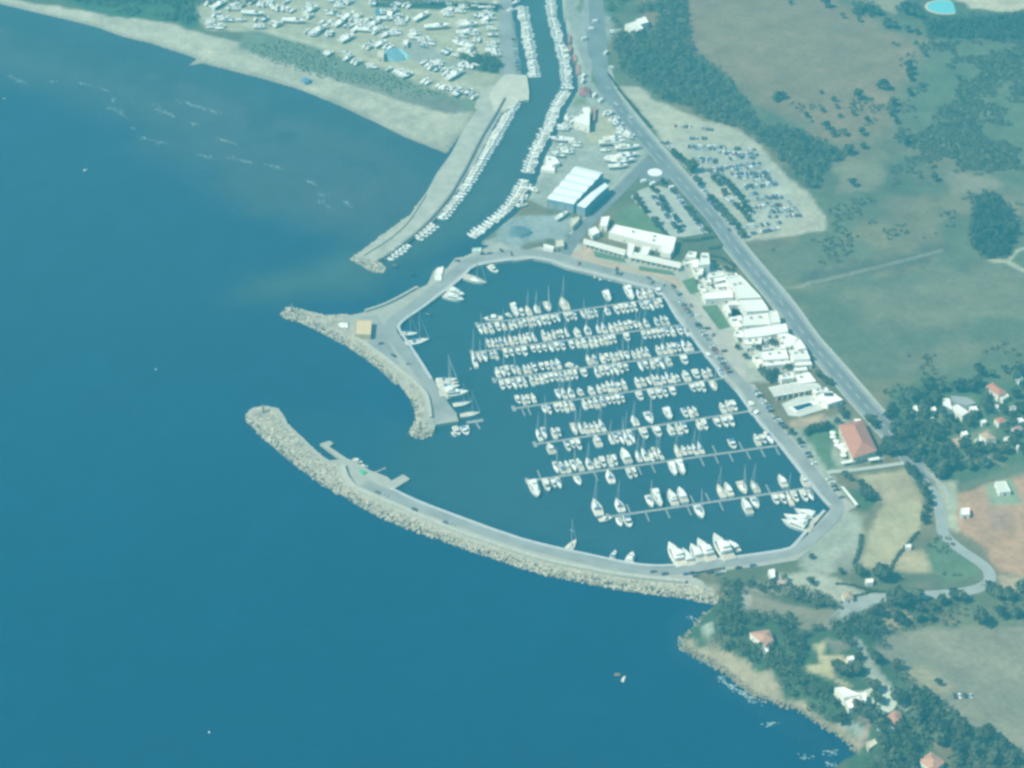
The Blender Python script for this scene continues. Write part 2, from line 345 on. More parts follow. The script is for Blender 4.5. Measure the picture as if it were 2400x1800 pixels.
    A('r','1450,1300 1560,1330 1900,1640 1560,1720 1450,1620 1350,1400',(.11,.15,.08),6,5,14)
    A('r','700,930 830,900 930,1000 850,1080 760,1040',(.07,.11,.05),4,4,8)
    A('r','300,1330 640,1100 850,1150 820,1300 760,1560 500,1659 300,1560',(.31,.31,.24),6,6,14)
    A('r','640,1440 800,1480 760,1600 560,1600',(.23,.21,.17),6,6,8,.8)
    A('r','1640,940 1850,865 2300,740 2400,1700 2010,1630 1860,1400 1650,1280 1595,1250',C_DIRT,4,3,12)
    A('r','1450,850 1640,840 1620,960 1650,1280 1560,1240 1500,1000',(.36,.36,.25),4,3,10)
    A('r','1870,870 2110,820 2200,1040 1920,1050',(.23,.27,.18),3)
    A('r','1880,1080 2050,1050 2200,1150 2100,1250 1950,1220',(.33,.21,.15),10,8,14,.7)
    A('r','1640,880 2212,690 2240,780 1860,860 1660,930',(.15,.16,.10),6,3,10,.8)
    # headland
    A('h','-200,200 700,240 1700,250 1900,350 2212,300 2500,600 2500,2400 1690,2000 1860,1540 1200,1100 330,600',(.055,.09,.045),6,6,14)
    A('h','890,150 960,160 1300,240 1500,290 1690,280 1700,400 1640,450 1420,470 1340,400 1060,330 900,300',(.25,.21,.14),4,2,10)
    A('h','880,150 950,160 950,290 890,290',(.36,.33,.27),2,1,4,.8)
    A('h','0,80 800,90 1100,60 1500,110 1750,260 1700,230 1200,160 700,110',(.27,.245,.18),4,3,10,.85)
    A('h','1100,0 1500,-40 1800,60 1950,140 1750,230 1500,110 1180,60',(.36,.35,.27),4,3,9)
    A('k','590,400 640,230 900,140 1030,160 840,290 640,410',(.34,.36,.31),3,1)
    A('h','330,560 420,540 520,590 700,620 900,720 1000,860 1100,800 1200,940 1210,1040 1400,1080 1520,1180 1800,1340 1900,1420 1880,1520 1750,1410 1480,1250 1350,1160 1200,1120 1000,1060 850,960 720,850 620,780 520,730 400,680',C_ROCK,4,4,7)
    A('h','540,420 620,400 640,500 560,540',(.33,.37,.30),3,3,4)
    A('h','560,520 760,470 760,620 620,620',(.22,.19,.13),4,4,6,.7)
    A('k','400,600 500,560 470,690 700,690 850,790 740,800 560,800 600,900 740,940 700,970 560,900 330,830 320,770 450,760',(.40,.345,.19),3,2,6)
    A('k','500,560 680,570 700,640 560,660',(.22,.18,.14),3,3,6,.7)
    paintline(c,p,P('k','760,560 850,680 920,820 1000,920 1100,1050 1180,1120 1240,1160'),6,(.33,.33,.26),2,.9)
    A('k','830,760 920,800 1000,960 1030,1000 900,960 850,880',(.33,.34,.27),3,2,6)
    paintline(c,p,P('k','640,1260 760,1320 830,1370'),4,(.32,.34,.30),2,.8); paintline(c,p,P('k','800,1230 880,1260 850,1330 830,1400 830,1460'),3,(.34,.22,.19),2,.7)
    A('k','600,1000 1030,1000 1030,1100 960,1160 860,1130 700,1120',(.42,.44,.36),3,1)
    A('k','990,500 1500,440 2300,420 2300,1580 1760,1290 1400,1010 1110,780 910,650',(.23,.205,.14),5,3,14)
    A('k','1130,770 1400,800 1650,950 1500,1030 1380,980 1180,880',(.34,.28,.165),8,6,10,.8); A('k','1390,1000 1480,1060 1540,1180 1470,1120',(.33,.29,.20),4,3,8,.7)
    for i in range(26):     # plough lines
        paintline(c,p,P('k','%d,%d %d,%d'%(950+i*18,560+i*36,2300,470+i*42)),1.6,(.19,.195,.13),2,.30)
    paintline(c,p,P('k','1060,470 1500,440 1900,420 2300,390'),3,(.16,.18,.10),2,.7)
    A('k','1000,300 1230,300 1230,420 1000,430',(.34,.27,.17),5,5,7,.8); A('k','2000,0 2212,0 2212,60 2100,140 2010,100',(.36,.27,.17),4,3,8)
    paintline(c,p,P('k','1920,1490 2000,1540 2110,1590'),3,(.3,.32,.27),2,.7)
    g=fbm(p,7,31)[:,None]; c=c*(.86+.28*g)
    q=p@np.array([[.94,.34],[-.2,1.6]]).T; g2=fbm(q,26,41)[:,None]; c=c*(.86+.28*g2)
    # wet sand / shore
    w=sm((.55-z)/.7)[:,None]*(z>-4)[:,None]*.35; c=c*(1-w)
    return np.clip(c,.01,1)
TM=attr_mat('ground_cover',.95,(.055,.3,1.3),(.10,.14,.12),spec=.1)
grid_obj('ground',axis(-500,560,2.5,9000),axis(-410,650,2.5,9000),height,landcover,TM)
# ================================================================== water
W_DEEP=np.array((.000,.030,.086)); W_SHAL=np.array((.060,.076,.096)); W_BASIN=np.array((.020,.056,.087)); W_CANAL=np.array((.064,.096,.088))
def watercover(p,z):
    c=np.tile(W_DEEP,(len(p),1))
    big=(fbm(p,140,51)-.5)[:,None]; c=c*(1+.16*big)
    nrm=sm((p[:,1]+330)/700.)[:,None]; c=c*(1-.62*nrm)+ (W_DEEP*.6+W_SHAL*.4)*.62*nrm
    paint(c,p,np.array([G(x,y)[:2] for x,y in P('n','-700,-300 0,-50 500,120 1050,355 1010,470 900,560 760,560 560,480 420,380 240,250 0,170 -700,60')]),W_SHAL,60,26,60,5,.85)
    paint(c,p,np.array([G(x,y)[:2] for x,y in P('n','-700,-300 0,-50 500,120 1050,355 1010,420 700,330 420,250 200,170 0,110 -700,0')]),W_SHAL*1.03,40,18,50,6,.5)
    paint(c,p,np.array([G(x,y)[:2] for x,y in P('n','-300,-80 0,-10 400,110 700,205 1045,361 1010,430 880,330 600,250 400,170 0,60')]),(.010,.048,.085),22,8,30,8,.45)
    paint(c,p,np.array([G(x,y)[:2] for x,y in P('n','1195,-200 1330,-200 1350,210 1240,460 1000,600 860,680 700,690 560,700 600,660 800,600 1000,520 1200,240')]),W_CANAL,60,8,40,2,.72)
    paint(c,p,np.array([G(x,y)[:2] for x,y in P('n','950,620 1250,600 1560,680 1960,1180 1860,1310 1550,1340 1100,1240 880,1130 930,1010 1020,1000 960,800')]),W_BASIN,30,0,30,2,1)
    paint(c,p,np.array([G(x,y)[:2] for x,y in P('n','640,960 960,980 1000,1100 900,1130 700,1060')]),W_BASIN*.75+W_DEEP*.25,40,0,30,2,.6)
    paint(c,p,np.array([G(x,y)[:2] for x,y in P('h','300,300 650,200 650,260 400,560 520,720 850,950 1200,1120 1500,1250 1870,1500 1700,1700 1500,1500 1100,1250 600,900 250,650')]),(.012,.042,.08),14,8,14,4,.5)
    sh=sdf(np.array([G(x,y)[:2] for x,y in P('n','-300,-60 0,30 420,160 700,225 1040,370 1000,430 860,430 560,330 300,200 0,110')]),p)
    k=(sm((fbm(p,42,12)-.47)/.14)*sm((sh+12)/30)*.5)[:,None]; c=c*(1-k)+np.array((.022,.045,.075))*k
    q=p@np.array([[.5,.87],[-2.2,1.3]]).T; c=c*(.90+.20*fbm(q,70,61)[:,None])
    return np.clip(c*(.95+.10*fbm(p,16,77)[:,None]),.001,1)
WM=attr_mat('sea_water',.35,(.05,.4),(.07,.09),spec=.04,bumps=(.22,.55,1.1))
grid_obj('sea',axis(-520,480,4,9000),axis(-420,650,4,9000),lambda p:np.zeros(len(p)),watercover,WM)
# ================================================================== quays
QC=M('quay_concrete',(.36,.345,.29),.85,.10,.12); QA=M('quay_asphalt',(.27,.27,.255),.9,.2,.06); PALE=M('pale_concrete',(.37,.355,.295),.85,.10,.15)
ASPH=M('road_asphalt',(.175,.185,.19),.9,.18,.06); PAINT=M('road_paint',(.62,.62,.58),.7,.1,.5)
ZQ=2.0
def quay(name,poly,m=QC,z=ZQ):
    o=slab(name,GP(poly,z),-4.0,z,m); o['kind']='structure'; return o
quay('quay',P('n','1126,214 1180,190 1216,214 1197,238 1187,262 1140,268 1112,250'),M('jetty_concrete',(.385,.37,.305),.9,.16,.12),1.93)
quay('quay',P('3','-60,640 128,648 148,785 146,862 70,868 20,930 -150,960 -200,820 -120,700'),M('slipway_concrete',(.50,.475,.38),.9,.12,.2),2.09)
quay('quay',P('5','1330,200 1480,-10')+P('2','1560,1500 1690,1320 1760,1180 1900,960 2010,860')+P('n','1160,215')+wj_in[::-1][7:]+P('5','1040,595 850,560 950,480 1200,290'),M('jetty_concrete',(.385,.37,.305),.9,.16,.12))
quay('quay',P('5','1790,560 1720,570 1650,660 1540,670 1480,800 1410,830 1250,925 950,1035 750,1080 600,1090 420,1080 700,1210 950,1380 1120,1500 1260,1659')+P('8','1760,130 1800,260 1790,330 1830,400 1910,395 1920,350')+mm_in+P('6','40,520 -100,430'),QC)
iq=P('6','40,530 240,470 330,500 520,560 800,640 1100,720 1300,780 1400,850 1560,1080 1700,1240 1900,1500 1990,1659')+P('9','250,0 420,290 600,480 740,640 900,840 1010,960 1130,1060 1000,1130 850,1300 720,1440 620,1520 330,1570 0,1610')
quay('quay',[P('6','0,600')[0]]+nq+eq+sq[:6]+iq[::-1],QC)
quay('quay',sq[5:]+sm_in+P('8','330,280 420,380 600,520 800,700 1010,850 1240,960 1500,1090 1750,1200 2212,1385')+P('s','300,470 600,545 900,600 1200,640 1500,690 1700,730 1740,640 1560,560 1560,470'),PALE)
# raised road strips on the quays
ribbon('quay_road',P('5','2212,545 2000,580 1870,600 1750,690 1550,860 1350,1020 1200,1120 1150,1190 1180,1270 1300,1420 1480,1659')+P('8','1850,0 1980,210 2060,300'),9,QA,.05,0,ZQ)
ribbon('quay_road',P('6','-10,550 180,540 360,570 600,640 1000,745 1300,830 1420,940 1560,1150 1700,1340 1900,1600')+P('9','200,50 350,320 480,470 620,620 760,800 900,980 1000,1080 900,1200 720,1380 620,1460 300,1530 0,1565')+P('s','1560,510 1350,540 1150,530 900,490 600,430 250,340 0,275')+P('8','1950,1150 1700,1055 1500,965 1300,880'),8,QA,.05,0,ZQ)
ribbon('quay_road',P('2','2180,845 2085,1000 1965,1195 1850,1425 1745,1625')+P('5','1715,15 1575,190 1425,345 1275,465 1150,555'),4.5,QA,.05,0,ZQ)
o=slab('apron',GP(P('5','880,1090 1050,1060 1130,1200 1150,1300 1250,1500 1100,1420 960,1290 1000,1240 1005,1115'),ZQ+.03),ZQ+.03,ZQ+.03,QA); o['kind']='structure'
o=slab('apron',GP(P('8','1900,150 2060,290 1900,340'),ZQ+.04),ZQ+.04,ZQ+.04,QA); o['kind']='structure'
o=slab('apron',GP(P('8','1170,720 1240,680 1380,760 1520,930 1400,950 1200,880'),ZQ+.03),ZQ+.03,ZQ+.03,QC); o['kind']='structure'
# pale coping along the basin edge
ribbon('coping',mm_in[3:]+nq,2.2,M('coping_stone',(.45,.46,.46),.8,.08,.3),.10,-1.3,ZQ,1)
ribbon('coping',eq,2.2,MC['coping_stone'],.10,-1.3,ZQ,0)
ribbon('coping',sq+sm_in[:3],2.2,MC['coping_stone'],.10,-1.3,ZQ,1)
# crest walls of the moles
def wall(px,w,h,label,m,z=ZQ,name='sea_wall',cat='wall',smooth=2):
    pts=np.array(resamp(chaikin([G(x,y,z+h) for x,y in px],smooth),5)); a,b=ribbon_pts(pts,w); mb=MB()
    n=len(pts)
    vs=[(*q,z-.05) for q in a]+[(*q,z-.05) for q in b]+[(*q,z+h) for q in a]+[(*q,z+h) for q in b]
    fs=[]
    for i in range(n-1):
        fs+=[(2*n+i,3*n+i,3*n+i+1,2*n+i+1),(i,2*n+i,2*n+i+1,i+1),(n+i,n+i+1,3*n+i+1,3*n+i)]
    fs+=[(0,n,3*n,2*n),(n-1,3*n-1,4*n-1,2*n-1)]
    mb.add(vs,fs); o=mb.build(name,m); tag(o,label,cat); return o
WALLM=M('wall_concrete',(.44,.43,.36),.85,.12,.4)
wall(P('8','1120,690 1150,800 1240,900 1400,965 1600,1050 1950,1200 2212,1300')+P('s','250,400 550,460 900,530 1250,570 1500,590'),2.4,2.2,'long pale concrete crest wall along the southern breakwater',WALLM)
wall(P('5','940,1020 1100,970 1250,895 1380,820'),1.6,1.6,'low concrete wall on the channel side of the middle mole',WALLM)
wall(P('5','860,1250 1000,1340 1150,1450 1300,1580')+P('8','1700,-60 1830,60 1860,130 1880,280'),2.0,1.8,'curved pale crest wall down the seaward side of the middle mole',WALLM)
wall(P('2','2150,840 2060,1000 1940,1190 1830,1420 1720,1610')+P('5','1690,10 1550,185 1400,335 1250,455 1130,545 1050,585'),1.2,1.4,'straight grey parapet wall along the jetty left of the canal',M('parapet_grey',(.22,.21,.18),.85,.1,.4))
wall(P('5','930,545 1150,410 1310,270 1400,130 1470,20'),.6,.7,'low seaward parapet wall on the jetty left of the canal',M('parapet_tan',(.30,.28,.20),.85,.1,.4))
# ---- rock armour
ROCKM=M('armour_rock',(.47,.42,.32),.9,.25,.25)
def wetline(m):      # stone stays dark where the swell wets it
    nt_=m.node_tree; b_=nt_.nodes['Principled BSDF']; src=b_.inputs['Base Color'].links[0].from_socket
    g_=nt_.nodes.new('ShaderNodeNewGeometry'); x_=nt_.nodes.new('ShaderNodeSeparateXYZ'); r_=nt_.nodes.new('ShaderNodeMapRange'); v_=nt_.nodes.new('ShaderNodeVectorMath'); v_.operation='SCALE'
    r_.inputs['From Min'].default_value=.15; r_.inputs['From Max'].default_value=.75; r_.inputs['To Min'].default_value=.38; r_.inputs['To Max'].default_value=1
    nt_.links.new(g_.outputs['Position'],x_.inputs[0]); nt_.links.new(x_.outputs['Z'],r_.inputs['Value']); nt_.links.new(src,v_.inputs[0]); nt_.links.new(r_.outputs['Result'],v_.inputs['Scale']); nt_.links.new(v_.outputs['Vector'],b_.inputs['Base Color'])
wetline(ROCKM)
def rocks(name,polys,spacing,rmin,rmax,z0=.2,z1=2.2,hfun=None,m=ROCKM):
    mb=MB()
    base=[(-1,-1,-1),(1,-1,-1),(1,1,-1),(-1,1,-1),(-1,-1,1),(1,-1,1),(1,1,1),(-1,1,1)]
    fs=[(3,2,1,0),(4,5,6,7),(0,1,5,4),(1,2,6,5),(2,3,7,6),(3,0,4,7)]
    for poly in polys:
        pw=GP(poly,1.0); x0,y0=pw.min(0); x1,y1=pw.max(0)
        xs=np.arange(x0,x1,spacing); ys=np.arange(y0,y1,spacing)
        q=np.stack(np.meshgrid(xs,ys),-1).reshape(-1,2); q=q+RNG.uniform(-.5,.5,q.shape)*spacing
        d=sdf(pw,q); k=d>0; q=q[k]; d=d[k]
        for (x,y),dd in zip(q,d):
            r=rmin+(rmax*1.35-rmin)*random.random()**1.8; zz=z0+(z1-z0)*min(1,dd/5.0)+random.uniform(-.18,.18)
            a=random.uniform(0,6.28); ca,sa=cos(a),sin(a)
            vs=[]
            for bx,by,bz in base:
                bx*=random.uniform(.45,.9)*r; by*=random.uniform(.4,.75)*r; bz*=random.uniform(.35,.7)*r
                vs.append((x+bx*ca-by*sa,y+bx*sa+by*ca,zz+bz))
            mb.add(vs,fs)
    o=mb.build(name,m); tag(o,kind='stuff'); return o
def offset_in(line,w):   # a band between a waterline and a line w metres inland
    pts=GP(line,0); return pts
so=P('8','280,260')+sm_out
rocks('rock_armour',[P('8','275,255 350,195 450,185 560,205 620,285 640,340 780,470 850,540 1000,660 1110,690 1130,800 1230,905 1400,985 1750,1140 2212,1330')+P('s','250,415 550,475 900,545 1250,585 1500,600 1830,660 1790,800 1700,785 1500,745 1200,705 900,665 600,605 250,535')+P('8','2212,1435 1950,1345 1700,1255 1450,1155 1200,1015 950,875 750,735 560,575 420,455 360,395 290,325')],1.1,.45,1.0,0,2.1)
rocks('rock_armour',[P('5','210,1050 250,995 330,990 430,1018 600,1060 800,1050 860,1080 820,1120 850,1240 1000,1330 1150,1440 1320,1600 1400,1659 1195,1659 1080,1540 950,1440 800,1340 600,1230 400,1130 240,1088'),
  P('8','1580,-30 1700,-60 1840,60 1870,140 1880,290 1925,350 1910,400 1880,450 1800,472 1710,452 1685,410 1730,330 1745,230 1700,130')],1.05,.4,.9,0,1.9)
rocks('rock_armour',[P('5','810,580 860,550 1000,580 1060,595 1130,650 1100,692 1020,692 870,614')],1.1,.45,.95,0,1.8)
rocks('rock_armour',[P('5','945,1020 1100,975 1250,905 1400,810 1420,830 1260,940 1100,1010 950,1045')],1.8,.8,1.5,0,1.6)
rocks('rock_armour',[P('5','1330,200 1480,-10 1500,10 1350,230 1200,310 960,500 820,585 810,575 950,478 1200,287')],1.8,.8,1.5,0,1.7)
SHOREM=M('shore_rock',(.27,.23,.16),.9,.25,.4)
rocks('shore_rocks',[P('h','640,265 680,300 540,420 440,560 540,610 720,720 880,850 1020,990 1200,1060 1360,1110 1500,1210 1750,1370 1880,1460 1860,1545 1750,1410 1480,1245 1350,1160 1200,1118 1000,1058 850,958 720,848 620,778 520,728 400,678 325,600 340,530 430,440 500,380 560,300')],1.7,.4,1.15,0,1.0,m=SHOREM)
# ---- foam
FOAM=M('sea_foam',(.36,.45,.43),.9,.3,.5)
def foam(lines,w,n,smin,smax):
    mb=MB()
    for ln in lines:
        pts=resamp(chaikin(GP(ln,.03),1),1.0)
        for _ in range(int(n*len(pts))):
            i=random.randrange(len(pts)-1); b=pts[i]; t=pts[i+1]-b; t=t/max(np.linalg.norm(t),1e-6); nn=np.array([-t[1],t[0]])
            q=b+t*random.gauss(0,2.0)+nn*random.gauss(0,w); r=random.uniform(smin,smax); k=random.randint(5,8); a0=random.random()*6
            mb.add([(*(q+t*cos(a0+2*pi*i_/k)*r*random.uniform(1.2,3.0)+nn*sin(a0+2*pi*i_/k)*r*random.uniform(.4,.9)),.03+random.random()*.03) for i_ in range(k)],[tuple(range(k))])
    o=mb.build('foam',FOAM); tag(o,kind='stuff')
foam([P('1',s) for s in ('80,660 160,700 240,725','430,700 510,705','690,715 770,730','860,760 950,785','970,840 990,880','960,935 1000,950','1040,960 1090,1020','1150,1110 1170,1120','1220,1190 1280,1205 1350,1212','1390,1232 1430,1240','1300,900 1340,910','1350,945 1430,970 1510,1010','1640,1060 1710,1085','1720,1335 1780,1350 1840,1365','1960,1360 2000,1362','2060,1385 2170,1405','1900,1200 2040,1245','1550,870 1650,900 1900,980')]+[P('2','90,1420 140,1430 230,1460'),P('2','440,1560 530,1600'),P('5','560,20 620,40'),P('5','545,70 580,100'),P('5','640,135 670,145'),P('5','760,80 840,130')],1.2,2.2,.15,.45)
foam([P('h',s) for s in ('440,370 480,395','335,550 345,620 400,655','680,870 800,970 950,1045','980,1080 1030,1100','1090,1285 1170,1265','1420,1560 1440,1565','1660,1620 1700,1650','480,690 620,770','1620,1530 1690,1525')],1.0,4.0,.15,.5)
# ================================================================== roads
MAIN=P('n','1392,-60 1399,40 1401,81 1403,122 1406,163 1417,201 1444,244 1487,298 1534,353 1585,412 1618,450 1675,512 1715,572 1767,634 1800,672 1841,721 1889,792 1936,843 1979,893 2020,941 2061,987 2093,1022 2123,1063 2139,1090 2161,1125 2188,1152 2202,1185 2207,1225 2209,1250 2232,1274 2270,1301 2300,1320 2322,1343 2318,1368 2278,1385 2200,1394 2100,1396 2030,1408 1985,1425 1960,1450')
MAINW=np.array([GT(x,y)[:2] for x,y in MAIN])
nm=25
ribbon('road',MAIN[:nm],13,ASPH,.09); ribbon('pavement',MAIN[4:27],3.2,M('pavement_paving',(.36,.36,.32),.85,.1,.2),.20,8.2); ribbon('pavement',MAIN[12:22],2.0,MC['pavement_paving'],.20,-7.8)
ribbon('road',MAIN[nm-1:],7.5,M('lane_asphalt',(.30,.31,.29),.9,.1,.1),.08)
ribbon('road_marking',MAIN[6:26],.35,PAINT,.115,0,dash=(2,1)); ribbon('road_marking',MAIN[6:26],.3,PAINT,.115,5.6); ribbon('road_marking',MAIN[6:26],.3,PAINT,.115,-5.6)
ribbon('road',P('n','1525,375 1485,412 1449,450 1390,510 1345,560 1322,600'),9,ASPH,.11); ribbon('pavement',P('n','1500,375 1465,408 1430,446 1372,508 1335,550'),2.0,MC['pavement_paving'],.20)
ribbon('road',P('9','880,770 1150,745 1550,690'),5,M('pale_lane',(.42,.43,.37),.9,.08,.2),.10)
ribbon('road',P('2','2160,-40 2150,200 2170,450 2190,640 2170,720'),11,QA,.07)
ribbon('road',P('3','690,-100 640,80 600,250 620,450 680,600'),8,QA,.07)
o=slab('road',GP(P('3','640,250 820,300 830,560 760,640 660,480'),1.9),1.9,1.9,ASPH); o['kind']='structure'
# roundabout
rc=GT(1535,405)
def disc(name,c,r,z0,z1,m,n=28,ry=None):
    mb=MB(); mb.prism([(c[0]+cos(2*pi*i/n)*r,c[1]+sin(2*pi*i/n)*(ry or r)) for i in range(n)],z0,z1); return mb.build(name,m)
o=disc('road',rc,14,1.6,1.93,ASPH); o['kind']='structure'
WHITE=M('white_stone',(.78,.78,.74),.7,.05,.4)
o=disc('roundabout_island',rc,5.8,1.9,2.25,WHITE); tag(o,'round white central island of the roundabout at the junction','island')
# car parks, lawns, plaza
def sheet(name,poly,m,z=1.88): 
    o=slab(name,GP(poly,z),z,z,m); o['kind']='structure'; return o
LOT=M('lot_paving',(.37,.38,.32),.9,.1,.12); LAWN=M('lawn_grass',(.10,.155,.075),.95,.2,.3)
sheet('car_park',P('L','120,640 330,560 480,560 620,600 960,930 1330,1370 900,1440 640,1440 300,1080 -20,740'),LOT)
TANP=M('tan_paving',(.45,.33,.225),.85,.12,.15)
sheet('promenade',P('6','470,560 660,450 700,520 720,570 1000,640 1400,735 1480,800 1440,840 1380,780 1250,740 1000,680 760,640 560,610'),TANP)
sheet('promenade',P('6','1440,840 1480,800 1560,920 1640,980 1780,1200 1900,1220 1950,1330 2000,1450 2040,1659 1960,1600 1800,1370 1660,1190 1520,980'),M('pale_paving',(.41,.375,.31),.85,.12,.15))
sheet('promenade',P('9','90,0 160,0 330,180 480,330 530,400 460,360 330,240 200,120'),TANP,1.95)
for s in ('700,508 970,575 985,612 720,560','1095,640 1390,685 1410,722 1100,678'): sheet('lawn',P('6',s),LAWN,1.92)
for s in ('1470,770 1570,735 1650,850 1545,885','1640,990 1770,975 1890,1165 1790,1190'): sheet('lawn',P('6',s),LAWN,1.92)
# ================================================================== light
w=bpy.data.worlds.new('World'); SC.world=w; w.use_nodes=True; nt=w.node_tree
sk=nt.nodes.new('ShaderNodeTexSky'); sk.sky_type='NISHITA'; sk.sun_disc=False
EL=radians(50); SD=Vector((-.93,-.37,0)).normalized()
sk.sun_elevation=EL; sk.sun_rotation=math.atan2(SD.x,SD.y)%(2*pi); sk.altitude=300; sk.air_density=1.0; sk.dust_density=1.5
nt.links.new(sk.outputs[0],nt.nodes['Background'].inputs[0]); nt.nodes['Background'].inputs[1].default_value=.10
ld=bpy.data.lights.new('sun','SUN'); ld.energy=5.0; ld.angle=radians(.6); ld.color=(1.0,.965,.77)
lo=bpy.data.objects.new('sun',ld); COL.objects.link(lo)
dv=Vector((SD.x*cos(EL),SD.y*cos(EL),sin(EL))); lo.rotation_euler=(-dv).to_track_quat('-Z','Y').to_euler(); lo.location=(-300,-300,600)
SC.view_settings.view_transform='Standard'; SC.view_settings.look='None'; SC.view_settings.exposure=EXPO=0.71; SC.view_settings.gamma=1
# haze
HZ=(.095,.66,.88); HD=.00027
hm=bpy.data.materials.new('haze_air'); hm.use_nodes=True; hn=hm.node_tree; hn.nodes.remove(hn.nodes['Principled BSDF'])
pv=hn.nodes.new('ShaderNodeVolumePrincipled'); pv.inputs['Color'].default_value=(*HZ,1); pv.inputs['Density'].default_value=HD; pv.inputs['Anisotropy'].default_value=0.0
hn.links.new(pv.outputs[0],hn.nodes['Material Output'].inputs['Volume'])
hb=MB().box(-9500,9500,-9500,9500,-7,CAM[2]+25); ho=hb.build('haze',hm); tag(ho,kind='stuff')
SC.render.engine='CYCLES'; cy=SC.cycles
cy.use_denoising=True; cy.max_bounces=5; cy.diffuse_bounces=2; cy.glossy_bounces=2; cy.volume_bounces=0; cy.transparent_max_bounces=4; cy.filter_width=2.9
try: cy.denoiser='OPENIMAGEDENOISE'
except Exception: pass
# ================================================================== boats
GEL=M('white_gelcoat',(.82,.81,.76),.35,.04,.6,.08); DECK=M('cream_deck',(.70,.68,.60),.6,.06,.6,.12); GLASS=M('dark_glass',(.07,.085,.095),.15,.1,1)
NAVY=M('blue_canvas',(.12,.20,.34),.8,.1,1,.3); TEAK=M('teak',(.54,.48,.38),.8,.12,2,.2); ALU=M('mast_alloy',(.52,.54,.54),.35,.05,1,0,.5,.35); CREAM=M('cream_canvas',(.66,.62,.52),.85,.08,1,.15)
BLUEH=M('blue_hull',(.08,.16,.27),.35,.05,1,.2); GREYH=M('grey_tube',(.30,.31,.31),.6,.05,1,.2)
def hull(mb,L,B,H,fine=2.2,z=0,mi=0,md=1,n=8):
    vs=[];rake=.11*L
    for i in range(n):
        s=i/(n-1); b=B/2*(.84+.16*min(1,s/.35)) if s<.42 else B/2*max(.03,1-((s-.42)/.58)**fine)
        x=-L/2+L*s; xl=x-rake*max(0,(s-.5)/.5)**2; sh=H*(1+.3*s*s); kz=-.4+.5*max(0,(s-.6)/.4)**2*1.0
        vs+=[(x,-b,z+sh),(xl,-.8*b,z+.05),(xl,0,z+kz),(xl,.8*b,z+.05),(x,b,z+sh)]
    fs=[];fd=[]
    for i in range(n-1):
        o=i*5;p=o+5
        fs+=[(o+k+1,o+k,p+k,p+k+1) for k in range(4)]; fd.append((o,p,p+4,o+4)[::-1])
    fs.append((0,1,2,3,4)); k=len(mb.v); mb.add(vs,fs,mi); 
    mb.f+=[tuple(i+k for i in f) for f in fd]; mb.m+=[md]*len(fd); return mb
def superstr(mb,x0,x1,b0,b1,z0,z1,slope0,slope1,mi=0,in_=.12):
    return mb.add([(x0,-b0,z0),(x1,-b1,z0),(x1,b1,z0),(x0,b0,z0),(x0+slope0,-b0+in_,z1),(x1-slope1,-b1+in_,z1),(x1-slope1,b1-in_,z1),(x0+slope0,b0-in_,z1)],
        [(4,5,6,7),(0,1,5,4),(1,2,6,5),(2,3,7,6),(3,0,4,7)],mi)
FAR=(0,-6000,-200)
def motor(L,B,kind):
    r=empty('motorboat',FAR); H=.95+.03*L; pr=[]
    pr.append(hull(MB(),L,B,H,2.4).build('hull',[BLUEH if kind==3 else GEL,DECK],r))
    sb=B/2
    pr.append(MB().box(-L*.46,-L*.12,-sb*.72,sb*.72,H*1.0,H*1.04+.06).build('cockpit',TEAK if kind!=2 else DECK,r))
    c=superstr(MB(),-L*.12,L*.26,sb*.78,sb*.55,H*1.02,H+1.05,.05,L*.09); 
    if kind in(1,3): superstr(c,-L*.16,L*.10,sb*.70,sb*.6,H+1.06,H+1.7,.1,L*.05)
    pr.append(c.build('cabin',[GEL],r))
    wv=superstr(MB(),L*.10,L*.24,sb*.70,sb*.57,H+.45,H+1.09,-.02,L*.075,0,.09)
    superstr(wv,-L*.10,L*.10,sb*.80,sb*.72,H+.5,H+.92,0,0,0,.06)
    pr.append(wv.build('windscreen',GLASS,r))
    if kind==0: pr.append(superstr(MB(),-L*.34,-L*.08,sb*.72,sb*.72,H+1.25,H+1.5,.15,.15).build('canopy',NAVY,r))
    if kind==2: pr.append(superstr(MB(),-L*.36,-L*.05,sb*.74,sb*.72,H+1.2,H+1.45,.15,.15).build('canopy',CREAM,r))
    if kind==1: pr.append(MB().tube((-L*.1,-sb*.6,H+1.7),(-L*.14,-sb*.2,H+2.5),.07).tube((-L*.1,sb*.6,H+1.7),(-L*.14,sb*.2,H+2.5),.07).tube((-L*.14,-sb*.2,H+2.5),(-L*.14,sb*.2,H+2.5),.07).build('radar_arch',GEL,r))
    return reg(r,*pr)
